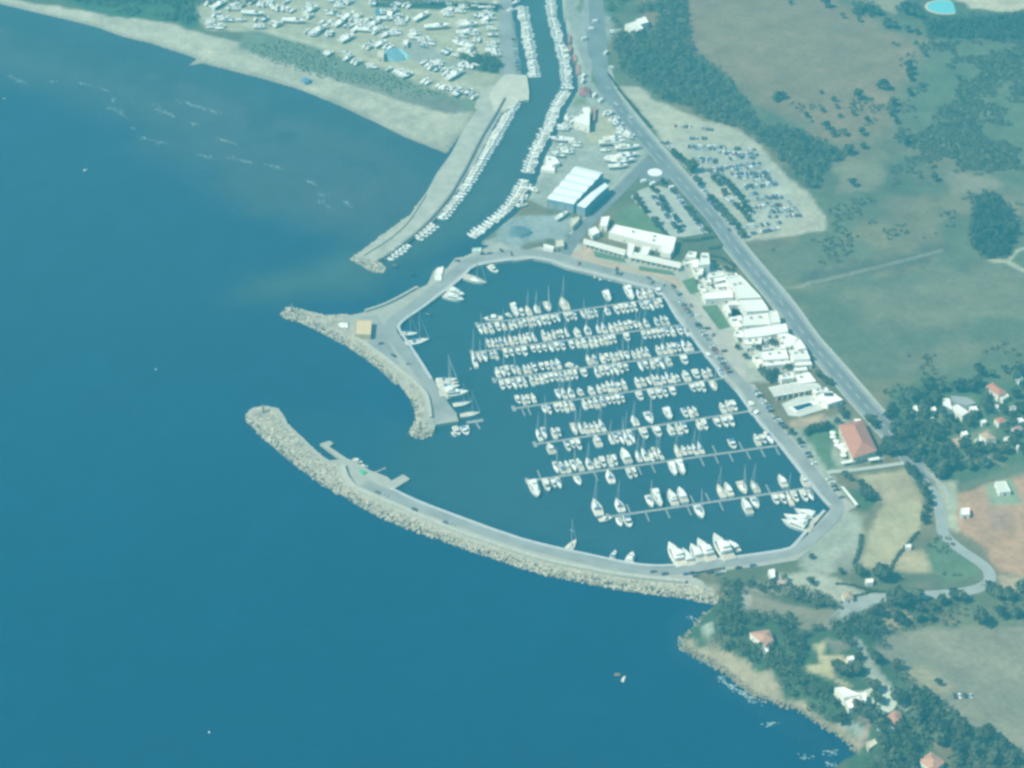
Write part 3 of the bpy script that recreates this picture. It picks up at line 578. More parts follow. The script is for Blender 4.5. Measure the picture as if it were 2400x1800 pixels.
def sail(L,B,mh,kind):
    r=empty('sailboat',FAR); H=1.0+.015*L; pr=[]; sb=B/2
    pr.append(hull(MB(),L,B,H,1.75).build('hull',[BLUEH if kind==2 else GEL,DECK if kind!=1 else TEAK],r))
    pr.append(superstr(MB(),-L*.12,L*.22,sb*.6,sb*.38,H*1.05,H+.55,.1,L*.1).build('coachroof',[GEL],r))
    pr.append(MB().box(-L*.42,-L*.14,-sb*.42,sb*.42,H*1.0,H*1.02+.05).build('cockpit',TEAK,r))
    mx=L*.10
    pr.append(MB().tube((mx,0,H),(mx,0,H+mh),.17,.12).tube((mx,-1.0,H+mh*.55),(mx,1.0,H+mh*.55),.05,n=4).build('mast',ALU,r))
    pr.append(MB().tube((mx-.15,0,H+1.35),(mx-L*.38,0,H+1.45),.26,.18).build('boom',NAVY if kind!=1 else CREAM,r))
    pr.append(MB().tube((L*.48,0,H*1.3),(mx+.05,0,H+mh*.93),.10,.05,n=4).build('forestay',GEL,r))
    if kind==0: pr.append(superstr(MB(),-L*.19,-L*.08,sb*.6,sb*.55,H+.5,H+1.2,.1,.35).build('sprayhood',NAVY,r))
    return reg(r,*pr)
def yacht(L,B,kind):
    r=empty('motor_yacht',FAR); H=1.5+.035*L; sb=B/2; pr=[]
    pr.append(hull(MB(),L,B,H,2.1,n=11).build('hull',[GEL,DECK],r))
    pr.append(MB().box(-L*.49,-L*.26,-sb*.75,sb*.75,H,H*1.02+.08).build('aft_deck',TEAK,r))
    c=superstr(MB(),-L*.27,L*.27,sb*.82,sb*.5,H*1.02,H+1.7,.1,L*.12); pr.append(c.build('saloon',[GEL],r))
    wv=superstr(MB(),-L*.22,L*.21,sb*.84,sb*.6,H+.75,H+1.35,0,L*.05,0,.03); pr.append(wv.build('windscreen',GLASS,r))
    f=superstr(MB(),-L*.30,L*.06,sb*.72,sb*.55,H+1.72,H+2.5,.1,L*.05); pr.append(f.build('flybridge',[GEL],r))
    if kind: pr.append(superstr(MB(),-L*.24,-L*.04,sb*.6,sb*.55,H+3.6,H+3.8,.1,.1).tube((-L*.2,-sb*.5,H+2.5),(-L*.2,-sb*.5,H+3.6),.08).tube((-L*.2,sb*.5,H+2.5),(-L*.2,sb*.5,H+3.6),.08).tube((-L*.06,-sb*.5,H+2.5),(-L*.06,-sb*.5,H+3.6),.08).tube((-L*.06,sb*.5,H+2.5),(-L*.06,sb*.5,H+3.6),.08).build('hardtop',GEL,r))
    pr.append(MB().tube((-L*.22,0,H+2.5),(-L*.25,0,H+4.6),.12,.06).build('radar_mast',GEL,r))
    return reg(r,*pr)
PROTO={'m':[motor(10.5,3.6,0),motor(11.5,3.8,1),motor(9.8,3.4,2),motor(10.8,3.6,1),motor(9.5,3.3,3),motor(11,3.7,2)],
 's':[sail(11.5,3.6,15.5,0),sail(12.5,3.8,16.5,1),sail(11,3.5,14.5,2),sail(13,3.9,17.5,0)],'y':[yacht(17,5.0,0),yacht(20,5.5,1),yacht(15,4.6,0)]}
USED=set()
def place(kind,x,y,rz,label,group,sc=1.0,z=0.,v=None):
    ps=PROTO[kind]; p=ps[random.randrange(len(ps)) if v is None else v]
    if p.name in USED: o=copy_tree(p)
    else: USED.add(p.name); o=p
    o.location=(x,y,z); o.rotation_euler=(0,0,rz); o.scale=(sc,sc,sc) if not isinstance(sc,tuple) else sc
    cat={'m':'motorboat','s':'sailboat','y':'yacht'}[kind]
    tag(o,label,cat,group); return o
# ------------------------------------------------------------------ pontoons
TIMB=M('pontoon_deck',(.27,.28,.27),.9,.12,.6); 
ROWS=[ # left end, root, far side (boats seen above the pontoon), near side
 ((1122,761),(1566,696),'1207y 1222m 1238s 1258s 1284s 1322S 1425Y 1477Y 1498m 1510m 1525m 1545m','1127m 1137m 1150m 1168m 1181d 1197m 1208m 1219m 1230m 1241m 1252m 1263m 1274m 1285m 1297m 1308m 1328m 1337m 1347m 1366m 1376m 1386m 1395m 1422d 1445m 1457m 1467m 1477m 1487m 1505m 1515m 1525m 1536m 1547m'),
 ((1110,826),(1612,760),'1144m 1154m 1164m 1174m 1185s 1197s 1210m 1220m 1230m 1240s 1251s 1275m 1287m 1298m 1308m 1317m 1328m 1353m 1377m 1403m 1416s 1432m 1444m 1455m 1467m 1478m 1490d 1501d 1515s 1540m 1553m 1563m','1112S 1124s 1137s 1152m 1162m 1186m 1199m 1215m 1230m 1250m 1263m 1277m 1292m 1305m 1319m 1340m 1354m 1368m 1384m 1395m 1407m 1418m 1429m 1439m 1469m 1509m 1520m 1531m 1542m 1552m 1563m 1575m 1593m 1608m'),
 ((1162,891),(1645,824),'1166m 1179m 1190m 1204m 1215m 1230m 1240m 1253m 1270m 1284m 1296m 1308m 1380s 1394m 1412m 1424m 1436m 1447m 1458s 1471d 1486m 1497m 1508s 1518m 1544m 1557m 1570m 1581m 1592m 1605s 1618m','1178m 1192m 1206m 1218m 1229m 1246m 1257m 1268m 1280m 1292m 1304m 1315m 1326m 1338m 1349m 1369m 1398m 1410m 1421m 1432m 1443m 1454m 1467m 1501m 1513m 1527m 1538m 1549m 1565m 1603m'),
 ((1208,957),(1698,886),'1214m 1227m 1238m 1250m 1309s 1322s 1338s 1360m 1386m 1404m 1415m 1427m 1439m 1451m 1463m 1495m 1508m 1523s 1534m 1545s 1556m 1567m 1579m 1589m 1609m 1634m 1652m 1664m 1690m','1276d 1287m 1304m 1315m 1326m 1339m 1369m 1382m 1396m 1411m 1425m 1436m 1447m 1458m 1499m 1527m 1543m 1557m 1576m 1622m 1634m 1646m 1671m'),
 ((1258,1041),(1768,962),'1263s 1276s 1298m 1310m 1347s 1362s 1375m 1387m 1398m 1411s 1488s 1523s 1568Y 1607m 1619m 1630m 1695m 1709m 1722m 1760m','1290m 1330m 1342m 1355m 1399m 1431s 1443m 1455m 1467s 1479s 1509m 1540m 1570m 1588m 1603m 1636m 1650m 1680m 1697m 1711m'),
 ((1240,1127),(1826,1044),'1304s 1317m 1330m 1345s 1359m 1381m 1399m 1414m 1430m 1442m 1467Y 1497m 1512s 1527m 1537s 1548s 1589s 1604m 1617m 1630s 1643s 1719m 1776m 1791m 1806m','1253Y 1281m 1297m 1309d 1354d 1428s 1474m 1486m 1576Y 1594Y'),
 ((1430,1211),(1903,1143),'1399S 1452s 1525s 1543Y 1577Y 1600Y 1691s 1709Y 1743s 1771s 1836Y 1888m','1451d 1471m 1638S 1746Y 1768d 1816m 1832m 1847m 1861m 1882m 1896m')]
EMPTYF=[[],[],[],[(1222,1),(1236,1)],[],[(1392,1),(1494,1),(1526,1),(1640,1),(1674,1),(1708,1),(1748,1),(1782,1),(1816,1),(1680,0),(1742,0),(1268,0)],[(1512,1),(1560,1),(1610,1),(1685,1),(1478,0),(1628,0),(1664,0),(1806,0)]]
NSIDE=0
for ri,(p0,p1,up,lo_) in enumerate(ROWS):
    a=G(*p0,.5); b=G(*p1,.5); u=(b-a)/np.linalg.norm(b-a); n=np.array([-u[1],u[0]]); ang=math.atan2(u[1],u[0]); Lp=np.linalg.norm(b-a)
    po=empty('pontoon',(a[0],a[1],0),ang); tag(po,'grey floating pontoon, %s of the seven reaching out from the east quay'%ordn(ri+1),'pontoon','pontoons in the basin')
    MB().box(0,Lp+3,-1.0,1.0,.25,.62).build('deck',TIMB,po)
    MB().box(-2.4,0,-3.2,3.2,.22,.60).build('pontoon_head',TIMB,po)
    def ycen(x): return p0[1]+(p1[1]-p0[1])*(x-p0[0])/(p1[0]-p0[0])
    for fx,sd in EMPTYF[ri]:
        q=G(fx,ycen(fx),.5); t=(q-a)@u; s_=-1 if sd else 1
        MB().box(t-.45,t+.45,min(s_*1.3,s_*10),max(s_*1.3,s_*10),.25,.58).build('finger',TIMB,po)
    for side,txt in ((1,up),(-1,lo_)):
        toks=txt.split(); where='far' if side==1 else 'near'
        for k,tk in enumerate(toks):
            x=float(tk[:-1]); c=tk[-1]; kind={'m':'m','d':'s','s':'s','S':'s','y':'y','Y':'y'}[c]
            if c=='m' and random.random()<.13: kind='s'
            sc=random.uniform(.95,1.1)*{'S':1.3,'Y':random.uniform(.85,.95),'y':.85,'d':.8}.get(c,1); v=None
            if c=='m': sc=random.uniform(.95,1.16)
            if ri>3 and c!='Y': sc*=1.10 if c!='S' else .95
            L={'m':10.5,'s':12,'y':17.5}[kind]*sc
            gl=[abs(x-float(t_[:-1])) for t_ in toks if t_ is not tk]; gap=min(gl)/3.4 if gl else 9
            bm_={'m':3.6,'s':3.7,'y':5.2}[kind]
            q=G(x,ycen(x),.5); d=1.3+L/2+random.uniform(.2,.9)
            w_=q+n*side*d-u*(side*n[0]*d/u[0])
            out=random.random()<.72
            rz=ang+(pi/2 if side==1 else -pi/2)+(0 if out else pi)+random.uniform(-.04,.04)
            kn={'m':'motor cruiser','s':'sailing yacht','y':'large motor yacht'}[kind]
            place(kind,w_[0],w_[1],rz,'white %s, %s from left along the %s side of the %s pontoon'%(kn,ordn(k+1),where,ordn(ri+1)),'boats berthed along the basin pontoons',(sc,max(.62*sc,min(sc*1.38,gap*.97/bm_)),sc*1.05))
def boat2(kind,pa,pb,label,group=None,sc=None,v=None,z=0.):   # stern pixel, bow pixel
    a=G(*pa,.8);b=G(*pb,.8); L=np.linalg.norm(b-a); c=(a+b)/2
    base={'m':10.5,'s':12.0,'y':17.3}[kind]
    return place(kind,c[0],c[1],math.atan2(b[1]-a[1],b[0]-a[0]),label,group,sc if isinstance(sc,tuple) else (sc or L/base,(sc or L/base)*{'m':1.25,'s':1.15,'y':1.35}[kind],(sc or L/base)*1.05),z,v)
n_=lambda t,s:P(t,s)[0]
boat2('m',(1176,747),(1134,749),'white motor cruiser lying across the outer end of the first pontoon')
boat2('m',(1402,1221),(1436,1214),'white motor cruiser lying across the outer end of the seventh pontoon')
boat2('m',(1326,855),(1356,862),'cream motor cruiser lying lengthwise beside the middle of the third pontoon')
boat2('m',(1187,735),(1200,742),'small white motorboat beside the first pontoon, left of a long yacht',sc=.6)
MOOR='boats moored along the quays'
boat2('s',n_('5','1790,735'),n_('5','1990,800'),'large white sailing yacht with tall mast moored at the bend of the middle mole',MOOR,v=1)
boat2('m',n_('5','2010,640'),n_('5','2095,705'),'single white motorboat moored right of the tall masted yacht',MOOR,v=2)
boat2('y',n_('5','1640,850'),n_('5','1815,905'),'white motor yacht, upper of the pair moored on the middle mole',MOOR,v=2)
boat2('y',n_('5','1620,900'),n_('5','1800,948'),'white motor yacht, lower of the pair moored on the middle mole',MOOR,v=0)
boat2('s',n_('5','1240,1225'),n_('5','1400,1228'),'pale sailing boat moored inside the corner of the middle mole, upper one',MOOR,v=0)
boat2('s',n_('5','1300,1315'),n_('5','1490,1280'),'white sailing yacht with very tall mast inside the corner of the middle mole',MOOR,v=3)
for k,(y0,x0,x1,kd,v) in enumerate(((525,170,520,'s',3),(585,175,545,'s',1),(645,180,580,'s',0),(700,215,480,'m',1))):
    boat2(kd,n_('J','%d,%d'%(x0,y0+12)),n_('J','%d,%d'%(x1,y0-8)),'%s boat from top in the tight row along the tip of the middle mole'%ordn(k+1),'boats at the tip of the middle mole',v=v)
boat2('y',n_('J','255,780'),n_('J','690,755'),'white motor yacht moored below the tall mast near the mole tip',MOOR,v=1)
boat2('m',n_('J','300,845'),n_('J','420,815'),'small white motorboat tucked beside the motor yacht near the mole tip',MOOR)
boat2('s',n_('J','440,970'),n_('J','780,915'),'slim white sailing yacht alone between two gaps near the mole tip',MOOR,v=2)
boat2('s',n_('J','590,1145'),n_('J','920,1095'),'white sailing yacht above the small pontoon at the mole tip',MOOR,v=1)
for k,(a_,b_) in enumerate((('470,1330','580,1490'),('440,1420','500,1500'),('600,1330','720,1480'),('680,1310','730,1440'))):
    boat2('m',n_('J',a_),n_('J',b_),'small white motorboat, %s from left below the end of the middle mole'%ordn(k+1),'small boats below the middle mole',v=(2,5,0,2)[k])
for k,(a_,b_) in enumerate((('235,70','310,40'),('330,105','470,75'),('490,120','610,95'),('760,190','800,130'))):
    boat2('m',n_('n','%f,%f'%(1360+float(a_.split(',')[0])/7.373,640+float(a_.split(',')[1])/7.373)),n_('n','%f,%f'%(1360+float(b_.split(',')[0])/7.373,640+float(b_.split(',')[1])/7.373)),'small pale launch lying along the north quay, %s from left'%ordn(k+1),'launches along the north quay',v=(2,0,2,5)[k])
for k,(a_,b_,v) in enumerate((('720,650','510,300',1),('890,660','730,360',0),('1080,620','860,270',2),('1240,560','1010,230',1),('1540,545','1290,160',1),('1720,420','1520,200',2))):
    boat2('y',n_('Q',a_),n_('Q',b_),'big white motor yacht, %s from left in the row moored at the south quay'%ordn(k+1),'motor yachts at the south quay',v=v)
boat2('m',n_('Q','1760,500'),n_('Q','1660,520'),'small white tender lying at the south quay behind the last motor yacht',v=2)
for k,(a_,b_,v) in enumerate((('775,1165','625,1108',0),('718,1212','548,1160',1),('700,1258','530,1205',1))):
    boat2('y',n_('9',a_),n_('9',b_),'white motor yacht, %s from top in the trio near the basin corner'%ordn(k+1),'motor yachts in the basin corner',v=v,sc=(1.05,1.25,1.1))
boat2('s',n_('s','465,355'),n_('s','545,258'),'white sailing yacht with tall bare mast moored stern-to on the southern breakwater',v=1,sc=1.25)
boat2('m',n_('s','860,415'),n_('s','895,335'),'white motor cruiser moored beside the southern breakwater, left one of two',v=0)
boat2('m',n_('s','1000,475'),n_('s','1040,360'),'white motor cruiser moored beside the southern breakwater, right one of two',v=1)
boat2('m',n_('M','1390,560'),n_('M','1540,620'),'white motorboat lying at the fuel dock, left one of two',v=1); boat2('m',n_('M','1500,670'),n_('M','1650,690'),'white motorboat lying at the fuel dock, right one of two',v=2)
boat2('m',(196,399),(205,395),'tiny white motorboat alone far out on the open water',v=2); boat2('m',(1460,1594),(1464,1586),'tiny white motorboat alone off the headland',v=2,sc=.5)
boat2('m',n_('9','320,290'),n_('9','200,230'),'white motor cruiser berthed against the east quay above the sixth pontoon',v=1)
boat2('m',n_('4','-540,1440'),n_('4','-490,1400'),'white motor cruiser berthed against the east quay beside the third pontoon',v=5) if 0 else None
boat2('y',n_('6','1720,1445'),n_('6','1655,1385'),'wide white motor yacht berthed at the root of the third pontoon',v=2,sc=.7)
boat2('m',n_('6','1830,1600'),n_('6','1785,1550'),'white motorboat berthed at the root of the fourth pontoon',v=0,sc=.8)
# small pontoon at mole tip, dock arms
mo=empty('pontoon',(0,0,0)); tag(mo,'short grey pontoon jutting out from the tip of the middle mole','pontoon')
a=G(*n_('J','690,1260'),.5);b=G(*n_('J','980,1215'),.5); ribbon('deck',np.array([a,b]),3,TIMB,.6,0,0,0,kind=None).parent=mo
a=G(*n_('J','850,1250'),.5);b=G(*n_('J','920,1370'),.5); ribbon('finger',np.array([a,b]),1.2,TIMB,.55,0,0,0,kind=None).parent=mo
mo=empty('pontoon',(0,0,0)); tag(mo,'thin metal mooring arm between the fuel dock and the dock end','pontoon')
a=G(*n_('M','1760,790'),.5);b=G(*n_('M','1950,710'),.5); ribbon('deck',np.array([a,b]),1.3,TIMB,.5,0,0,0,kind=None).parent=mo
# ------------------------------------------------------------------ small boats (one mesh each)
WINDM=M('smoked_glass',(.22,.25,.26),.2,.1,1)
def small(L,B,kind,stands=0,mast=0):
    mb=MB(); z=stands; H=.8+.03*L; sb=B/2
    hull(mb,L,B,H,2.3,z,0,1,7); H+=z
    mb.box(-L*.42,-L*.08,-sb*.66,sb*.66,H-.25,H*1.0+.05,3)
    if kind!=2:
        superstr(mb,-L*.08,L*.24,sb*.74,sb*.5,H*1.0,H+.85,.05,L*.09,0); superstr(mb,L*.08,L*.23,sb*.66,sb*.52,H+.35,H+.88,-.02,L*.08,2,.08)
    else: superstr(mb,-L*.05,L*.08,sb*.4,sb*.3,H,H+.9,.05,.3,0)
    if kind==1: superstr(mb,-L*.34,-L*.06,sb*.7,sb*.68,H+1.0,H+1.25,.12,.12,4)
    if kind in(0,3): mb.box(-L*.5-.35,-L*.5+.05,-.3,.3,H-.5,H+.35,5)
    if stands:
        for sx in(-.28,.18):
            for sy in(-1,1): mb.tube((L*sx,sy*sb*1.05,0),(L*sx,sy*sb*.8,z+.35),.09,n=4,mi=5)
        mb.box(-L*.25,L*.2,-.18,.18,0,z-.25,5)
    if mast: mb.tube((L*.1,0,H),(L*.1,0,H+mast),.14,.1,n=5,mi=6)
    return mesh('small_boat',mb.v,mb.f,[GEL if kind!=3 else BLUEH,GEL,WINDM,DECK,CREAM,GREYH,ALU],mb.m)
CANAL=[small(7.2,2.7,0),small(8.2,2.9,1),small(6.6,2.5,2),small(7.6,2.8,1),small(8.6,3.0,0),small(7,2.6,1)]
def canal(label_side,group,bank,side,skip=(),sp=4.4,off=5.2):
    pts=np.array(resamp([G(x,y,.5) for x,y in bank],.25)); acc=0;k=0;last=pts[0]
    tot=0;nxt=.5
    for i in range(1,len(pts)):
        d=np.linalg.norm(pts[i]-pts[i-1]); tot+=d
        if tot<nxt: continue
        nxt=tot+sp*random.uniform(.92,1.12)
        fr=i/len(pts)
        if any(a<fr<b for a,b in skip): continue
        t=pts[min(i+12,len(pts)-1)]-pts[max(i-12,0)]; t/=np.linalg.norm(t); n=np.array([-t[1],t[0]])*side
        sc=random.uniform(1.1,1.3); sc=(sc*1.14,sc*1.06,sc); c=pts[i]+n*(off+random.uniform(-.4,.4)); k+=1
        o=link('moored_boat',random.choice(CANAL),None,(c[0],c[1],0),math.atan2(n[1],n[0])+random.uniform(-.04,.04),sc)
        tag(o,'small white moored boat, %s from top along the canal %s'%(ordn(k),label_side),'boat',group)
canal('left bank above the slipway','boats along the upper left canal bank',P('n','1215,20 1222,60 1231,110 1240,160 1243,182'),1,off=4.0)
canal('left bank below the slipway','boats along the lower left canal bank',P('n','1200,235')+P('2','2160,960 2030,1180 1900,1400 1740,1659')+P('5','1640,130 1500,280 1380,375 1250,455 1100,575'),1,((.735,.775),(.87,.90)),off=4.6)
canal('right bank above the bend','boats along the upper right canal bank',P('n','1302,-8 1307,40 1321,95 1335,136 1340,176 1343,212'),-1)
canal('right bank below the bend','boats along the lower right canal bank',P('n','1337,219 1316,252 1302,293 1280,334 1264,366 1248,412 1234,448 1202,492 1150,535 1118,558'),-1,((.57,.60),))
for k,(x,y,r) in enumerate(((1210,6,.5),(1200,24,.4),(1216,-2,.5))):
    q=G(x,y,.4); tag(link('moored_boat',CANAL[k],None,(q[0],q[1],0),r,1.1),'pale boat at the mouth of the side channel left of the canal, %s from top'%ordn(k+1),'boat','boats in the side channel')
YARD=[small(8.5,2.9,0,1.0),small(9.5,3.1,1,1.1),small(7.5,2.7,2,.8),small(9,3.0,0,1.0),small(8,2.8,1,.9),small(8.8,3,3,1.0)]
YBIG=[small(15,4.2,1,1.4,16),small(13,4.0,0,1.3,14),small(17,4.6,0,1.5,0)]
def yard(t,txt,label,group,start=0):
    pts=[]
    for tk in txt.split():
        xy,c=tk.rsplit(',',1); x,y=P(t,xy)[0]; pts.append((x,y,c))
    pts.sort()
    return pts
def yplace(pts,fmt,group,extra=0.):
    pts=list(pts)
    for x,y,c in list(pts):
        if c in 'dvhe' and random.random()<extra:
            ox,oy={'d':(7.5,3.5),'v':(9,1),'h':(2,6),'e':(-4,6)}[c]; s_=random.choice((-1,1)); nx,ny=x+ox*s_,y+oy*s_
            if all(abs(nx-a)>6 or abs(ny-b)>4 for a,b,_ in pts): pts.append((nx,ny,c))
    pts=sorted(pts)
    for k,(x,y,c) in enumerate(pts):
        q=GT(x,y); d={'d':(1,-.62),'h':(1,.05),'v':(.22,-1),'e':(1,.35),'H':(1,.06),'D':(1,-.6),'G':(1,-.06),'E':(1,.25),'b':(1,.02)}[c]
        e=GT(x+d[0]*6,y+d[1]*6); a=math.atan2(e[1]-q[1],e[0]-q[0])+random.choice((0,0,0,pi))+random.uniform(-.05,.05)
        big=c in'HDGEb'
        me=random.choice(YBIG[:2] if c in 'GE' else YBIG[2:] if c=='b' else YBIG[1:]) if big else random.choice(YARD)
        sc=random.uniform(.95,1.2)*(1 if not big else (1.5 if c=='b' else 1.3 if c in 'GE' else 1.1))
        q=GT(x,y+2)
        o=link('stored_boat',me,None,q,a,sc); tag(o,fmt%ordn(k+1),'stored boat',group)
W1=yard('2','440,280,d 490,290,d 545,270,D 615,295,v 730,345,d 790,340,D 760,318,d 610,455,d 785,460,h 790,508,d 855,532,d 990,566,h 1145,605,d 1210,617,d 1262,645,d 1290,640,d 1460,705,d','','')+yard('X','150,60,d 330,90,D 540,140,D 270,260,d 380,310,h 450,322,h 170,350,h 160,436,h 320,456,h 720,100,d 890,42,d 1010,82,v 910,256,H 940,350,v 1010,440,h 1120,335,d 700,360,h 1230,405,d 1350,432,d 1190,32,h 1220,100,v 1320,150,v 1420,160,v 1500,180,v 1590,190,d 1470,50,d 1620,385,H 1810,160,d 1910,190,D 1840,266,d 1900,82,h 620,170,h','','')
W2=yard('Y','720,22,h 690,86,h 600,25,h 830,22,d 1240,52,v 600,205,d 730,252,h 540,250,h 860,290,D 940,330,d 720,410,D 560,382,d 420,390,d 830,440,d 1000,330,d 1080,390,h 1150,352,h 1220,350,d 980,270,d 1010,505,D 1060,440,h 1130,440,h 1190,540,H 1210,470,d 1300,425,D 1340,560,d 1480,230,v 1690,282,d 1500,342,H 1640,90,d 1850,92,d 1740,382,h 1600,180,d 1520,610,D 1440,500,h 1620,560,h 1700,580,h 1960,620,h 2020,600,h 1230,826,d 1420,770,D 1530,805,d 1300,780,d','','')
W3=yard('Z','430,300,D 180,330,v 900,150,d 820,190,d 950,170,d 1100,215,h 890,276,h 500,760,e 580,770,h 470,730,h 560,690,e 1200,395,H 1130,470,h 1250,450,G 1300,530,h 1220,590,G 1150,640,e 1330,610,h 1050,740,e 1130,800,E 1220,745,h 1350,690,v 1250,850,h 1240,940,E 1360,990,h 890,912,d 1010,962,h 1080,980,h 1480,240,d 1440,290,d 1560,340,D 1640,330,h 1600,250,h 1560,420,h 1630,515,h 1660,622,h 1620,760,h 1700,745,h 1600,860,h 1690,890,h 1720,970,h 1640,810,h 1140,1090,v 1150,1140,v 1230,1150,v 1370,1130,e 1680,82,h 560,50,h 700,52,h 930,82,h 1150,100,h 1360,112,h 1480,132,h 1620,142,h 820,60,h 450,1100,d 540,1130,d 640,1090,e 720,1120,e 610,1170,d 700,1205,d 800,1220,d 850,1270,d 950,1300,d 1010,1310,D 920,1220,d 500,1412,d 780,1510,d 900,1545,d 1050,1560,d 1010,1605,d','','')+yard('2','1860,820,d 1890,842,d 1840,800,d','','')
yplace(W1,'laid-up white boat in the left part of the beach boatyard, %s from left','boats laid up in the left part of the boatyard',.75)
yplace(W2,'laid-up white boat in the middle part of the beach boatyard, %s from left','boats laid up in the middle of the boatyard',.75)
yplace(W3,'laid-up white boat in the right part of the beach boatyard, %s from left','boats laid up in the right part of the boatyard',.75)
q=GT(*n_('Z','700,500')); tag(link('stored_boat',YBIG[2],None,q,.15,1.35),'very large white boat standing alone on dark ground in the boatyard','stored boat')
yplace(yard('E','1590,870,G 1850,955,G 1850,1085,G 1720,1130,G 1640,1190,E 1780,1180,G 1690,1275,G 1460,990,h 1600,800,G 1700,890,h','',''),'long white boat in the boatyard beside the main road, %s from left','boats laid up beside the main road')
yplace(yard('E','720,625,h 700,815,H 940,862,h 640,1040,h 800,590,h 860,440,d 790,420,v 740,950,d 800,985,h 1680,560,e 1590,440,d 1760,650,e 1860,760,e 1490,335,d','','')+yard('D','1010,650,D 330,470,d 330,330,v 500,160,h','',''),'white boat standing ashore between the canal and the main road, %s from left','boats ashore east of the canal',1.0)
# ================================================================== cars
TYRE=M('tyre_rubber',(.03,.03,.03),.9,.1,2)
def car(name,rgb,van=0):
    mb=MB(); pm=M('car_paint_'+name,rgb,.3,.03,1,.12,.5)
    if not van:
        mb.box(-2.15,2.15,-.88,.88,.35,.85,0,.05); mb.box(-2.1,2.12,-.85,.85,.85,.93,0,.08)
        mb.add([(-1.75,-.80,.93),(.95,-.80,.93),(.95,.80,.93),(-1.75,.80,.93),(-1.25,-.62,1.46),(.25,-.62,1.46),(.25,.62,1.46),(-1.25,.62,1.46)],[(0,1,5,4),(1,2,6,5),(2,3,7,6),(3,0,4,7)],1); mb.box(-1.25,.25,-.62,.62,1.46,1.50,0)
    else:
        mb.box(-2.8,1.6,-1.05,1.05,.4,2.7,0,.04); mb.box(1.6,3.0,-1.0,1.0,.4,1.5,0,.05)
        mb.add([(1.6,-.98,1.5),(2.9,-.98,1.5),(2.9,.98,1.5),(1.6,.98,1.5),(1.65,-.9,2.3),(2.2,-.9,2.3),(2.2,.9,2.3),(1.65,.9,2.3)],[(0,1,5,4),(1,2,6,5),(2,3,7,6),(4,5,6,7)],1)
    L=1.35 if not van else 1.9
    for sx in(-L,L):
        for sy in(-.8,.8): mb.tube((sx,sy-.1,.33),(sx,sy+.1,.33),.33,n=8,mi=2)
    return mesh('car' if not van else 'van',mb.v,mb.f,[pm,GLASS,TYRE],mb.m)
CARS={'white':car('white',(.75,.75,.72)),'silver':car('silver',(.42,.44,.45)),'grey':car('grey',(.13,.14,.15)),'dark':car('dark',(.035,.04,.05)),'blue':car('blue',(.07,.14,.28)),'red':car('red',(.35,.06,.05))}
VAN=car('van_white',(.78,.78,.75),1)
CW=['white']*4+['silver']*5+['grey']*4+['dark']*3+['blue']*2+['red']
FARCARS=[MB()]; FCM=[]
def far_car(nm,q,z,rz):
    me=CARS[nm]; mb=FARCARS[0]; ca,sa=cos(rz),sin(rz); o=len(mb.v)
    for v in me.vertices: mb.v.append((q[0]+v.co.x*ca-v.co.y*sa,q[1]+v.co.x*sa+v.co.y*ca,z+v.co.z))
    for pl in me.polygons:
        mb.f.append(tuple(i+o for i in pl.vertices)); m_=me.materials[pl.material_index]
        if m_ not in FCM: FCM.append(m_)
        mb.m.append(FCM.index(m_))
def cars(t,seg,n,fmt,group,orient='perp',skip=.0,zz=None,far=False):
    pts=P(t,seg); a,b=pts[0],pts[-1]; k=0
    A,B=GT(*a),GT(*b); th=math.atan2(B[1]-A[1],B[0]-A[0])
    for i in range(n):
        if random.random()<skip: continue
        f=(i+.5)/n; q=A+(B-A)*f; k+=1
        nm=random.choice(CW); z=(hq(q[0],q[1])+.1) if zz is None else zz
        rz=th+(pi/2 if orient=='perp' else 0)+random.choice((0,pi))+random.uniform(-.07,.07)
        if far: far_car(nm,q,z,rz); continue
        o=link('parked_car',CARS[nm],None,(q[0]+random.uniform(-.3,.3),q[1]+random.uniform(-.3,.3),z),rz)
        tag(o,fmt%(nm,ordn(k)),'car',group)
g1='cars in the gravel car park'
for i,(s,n) in enumerate((('290,800 770,805',20),('400,955 665,975',13),('760,885 1200,905',13),('530,1110 1225,1012',26),('890,1160 1340,1135',18),('960,1205 1350,1185',15),('1020,1315 1190,1300',7),('1260,1290 1440,1255',7),('1230,1455 1560,1440',7),('1290,1625 1700,1600',9))):
    cars('S',s,n,'%%s car, %%s from left in the %s cross row of the gravel car park'%ordn(i+1),g1,skip=.06 if i<7 else .3,far=True)
for i,(s,n) in enumerate((('10,740 230,985',15),('370,1190 560,1430',16),('560,1430 760,1660',16),('700,1215 960,1470',18),('960,1470 1110,1680',13),('740,1400 1000,1640',16))):
    cars('S',s,n,'%%s car, %%s from top in the %s long row of the gravel car park'%ordn(i+1),g1,skip=.05)
cars('L','1320,780 1760,1260',20,'%s car, %s from top along the right verge of the main road','cars along the right verge',skip=.15)
cars('L','60,770 280,1040',9,'%s parked car, %s from top in the left row of the triangular car park','cars in the triangular car park',skip=.1)
cars('L','360,720 840,1380',22,'%s parked car, %s from top in the middle row of the triangular car park','cars in the triangular car park',skip=.05)
cars('L','720,640 1290,1400',24,'%s parked car, %s from top in the right row of the triangular car park','cars in the triangular car park',skip=.1)
cars('L','420,620 900,1290',24,'%s parked car, %s from top in the second middle row of the triangular car park','cars in the triangular car park',skip=.1)
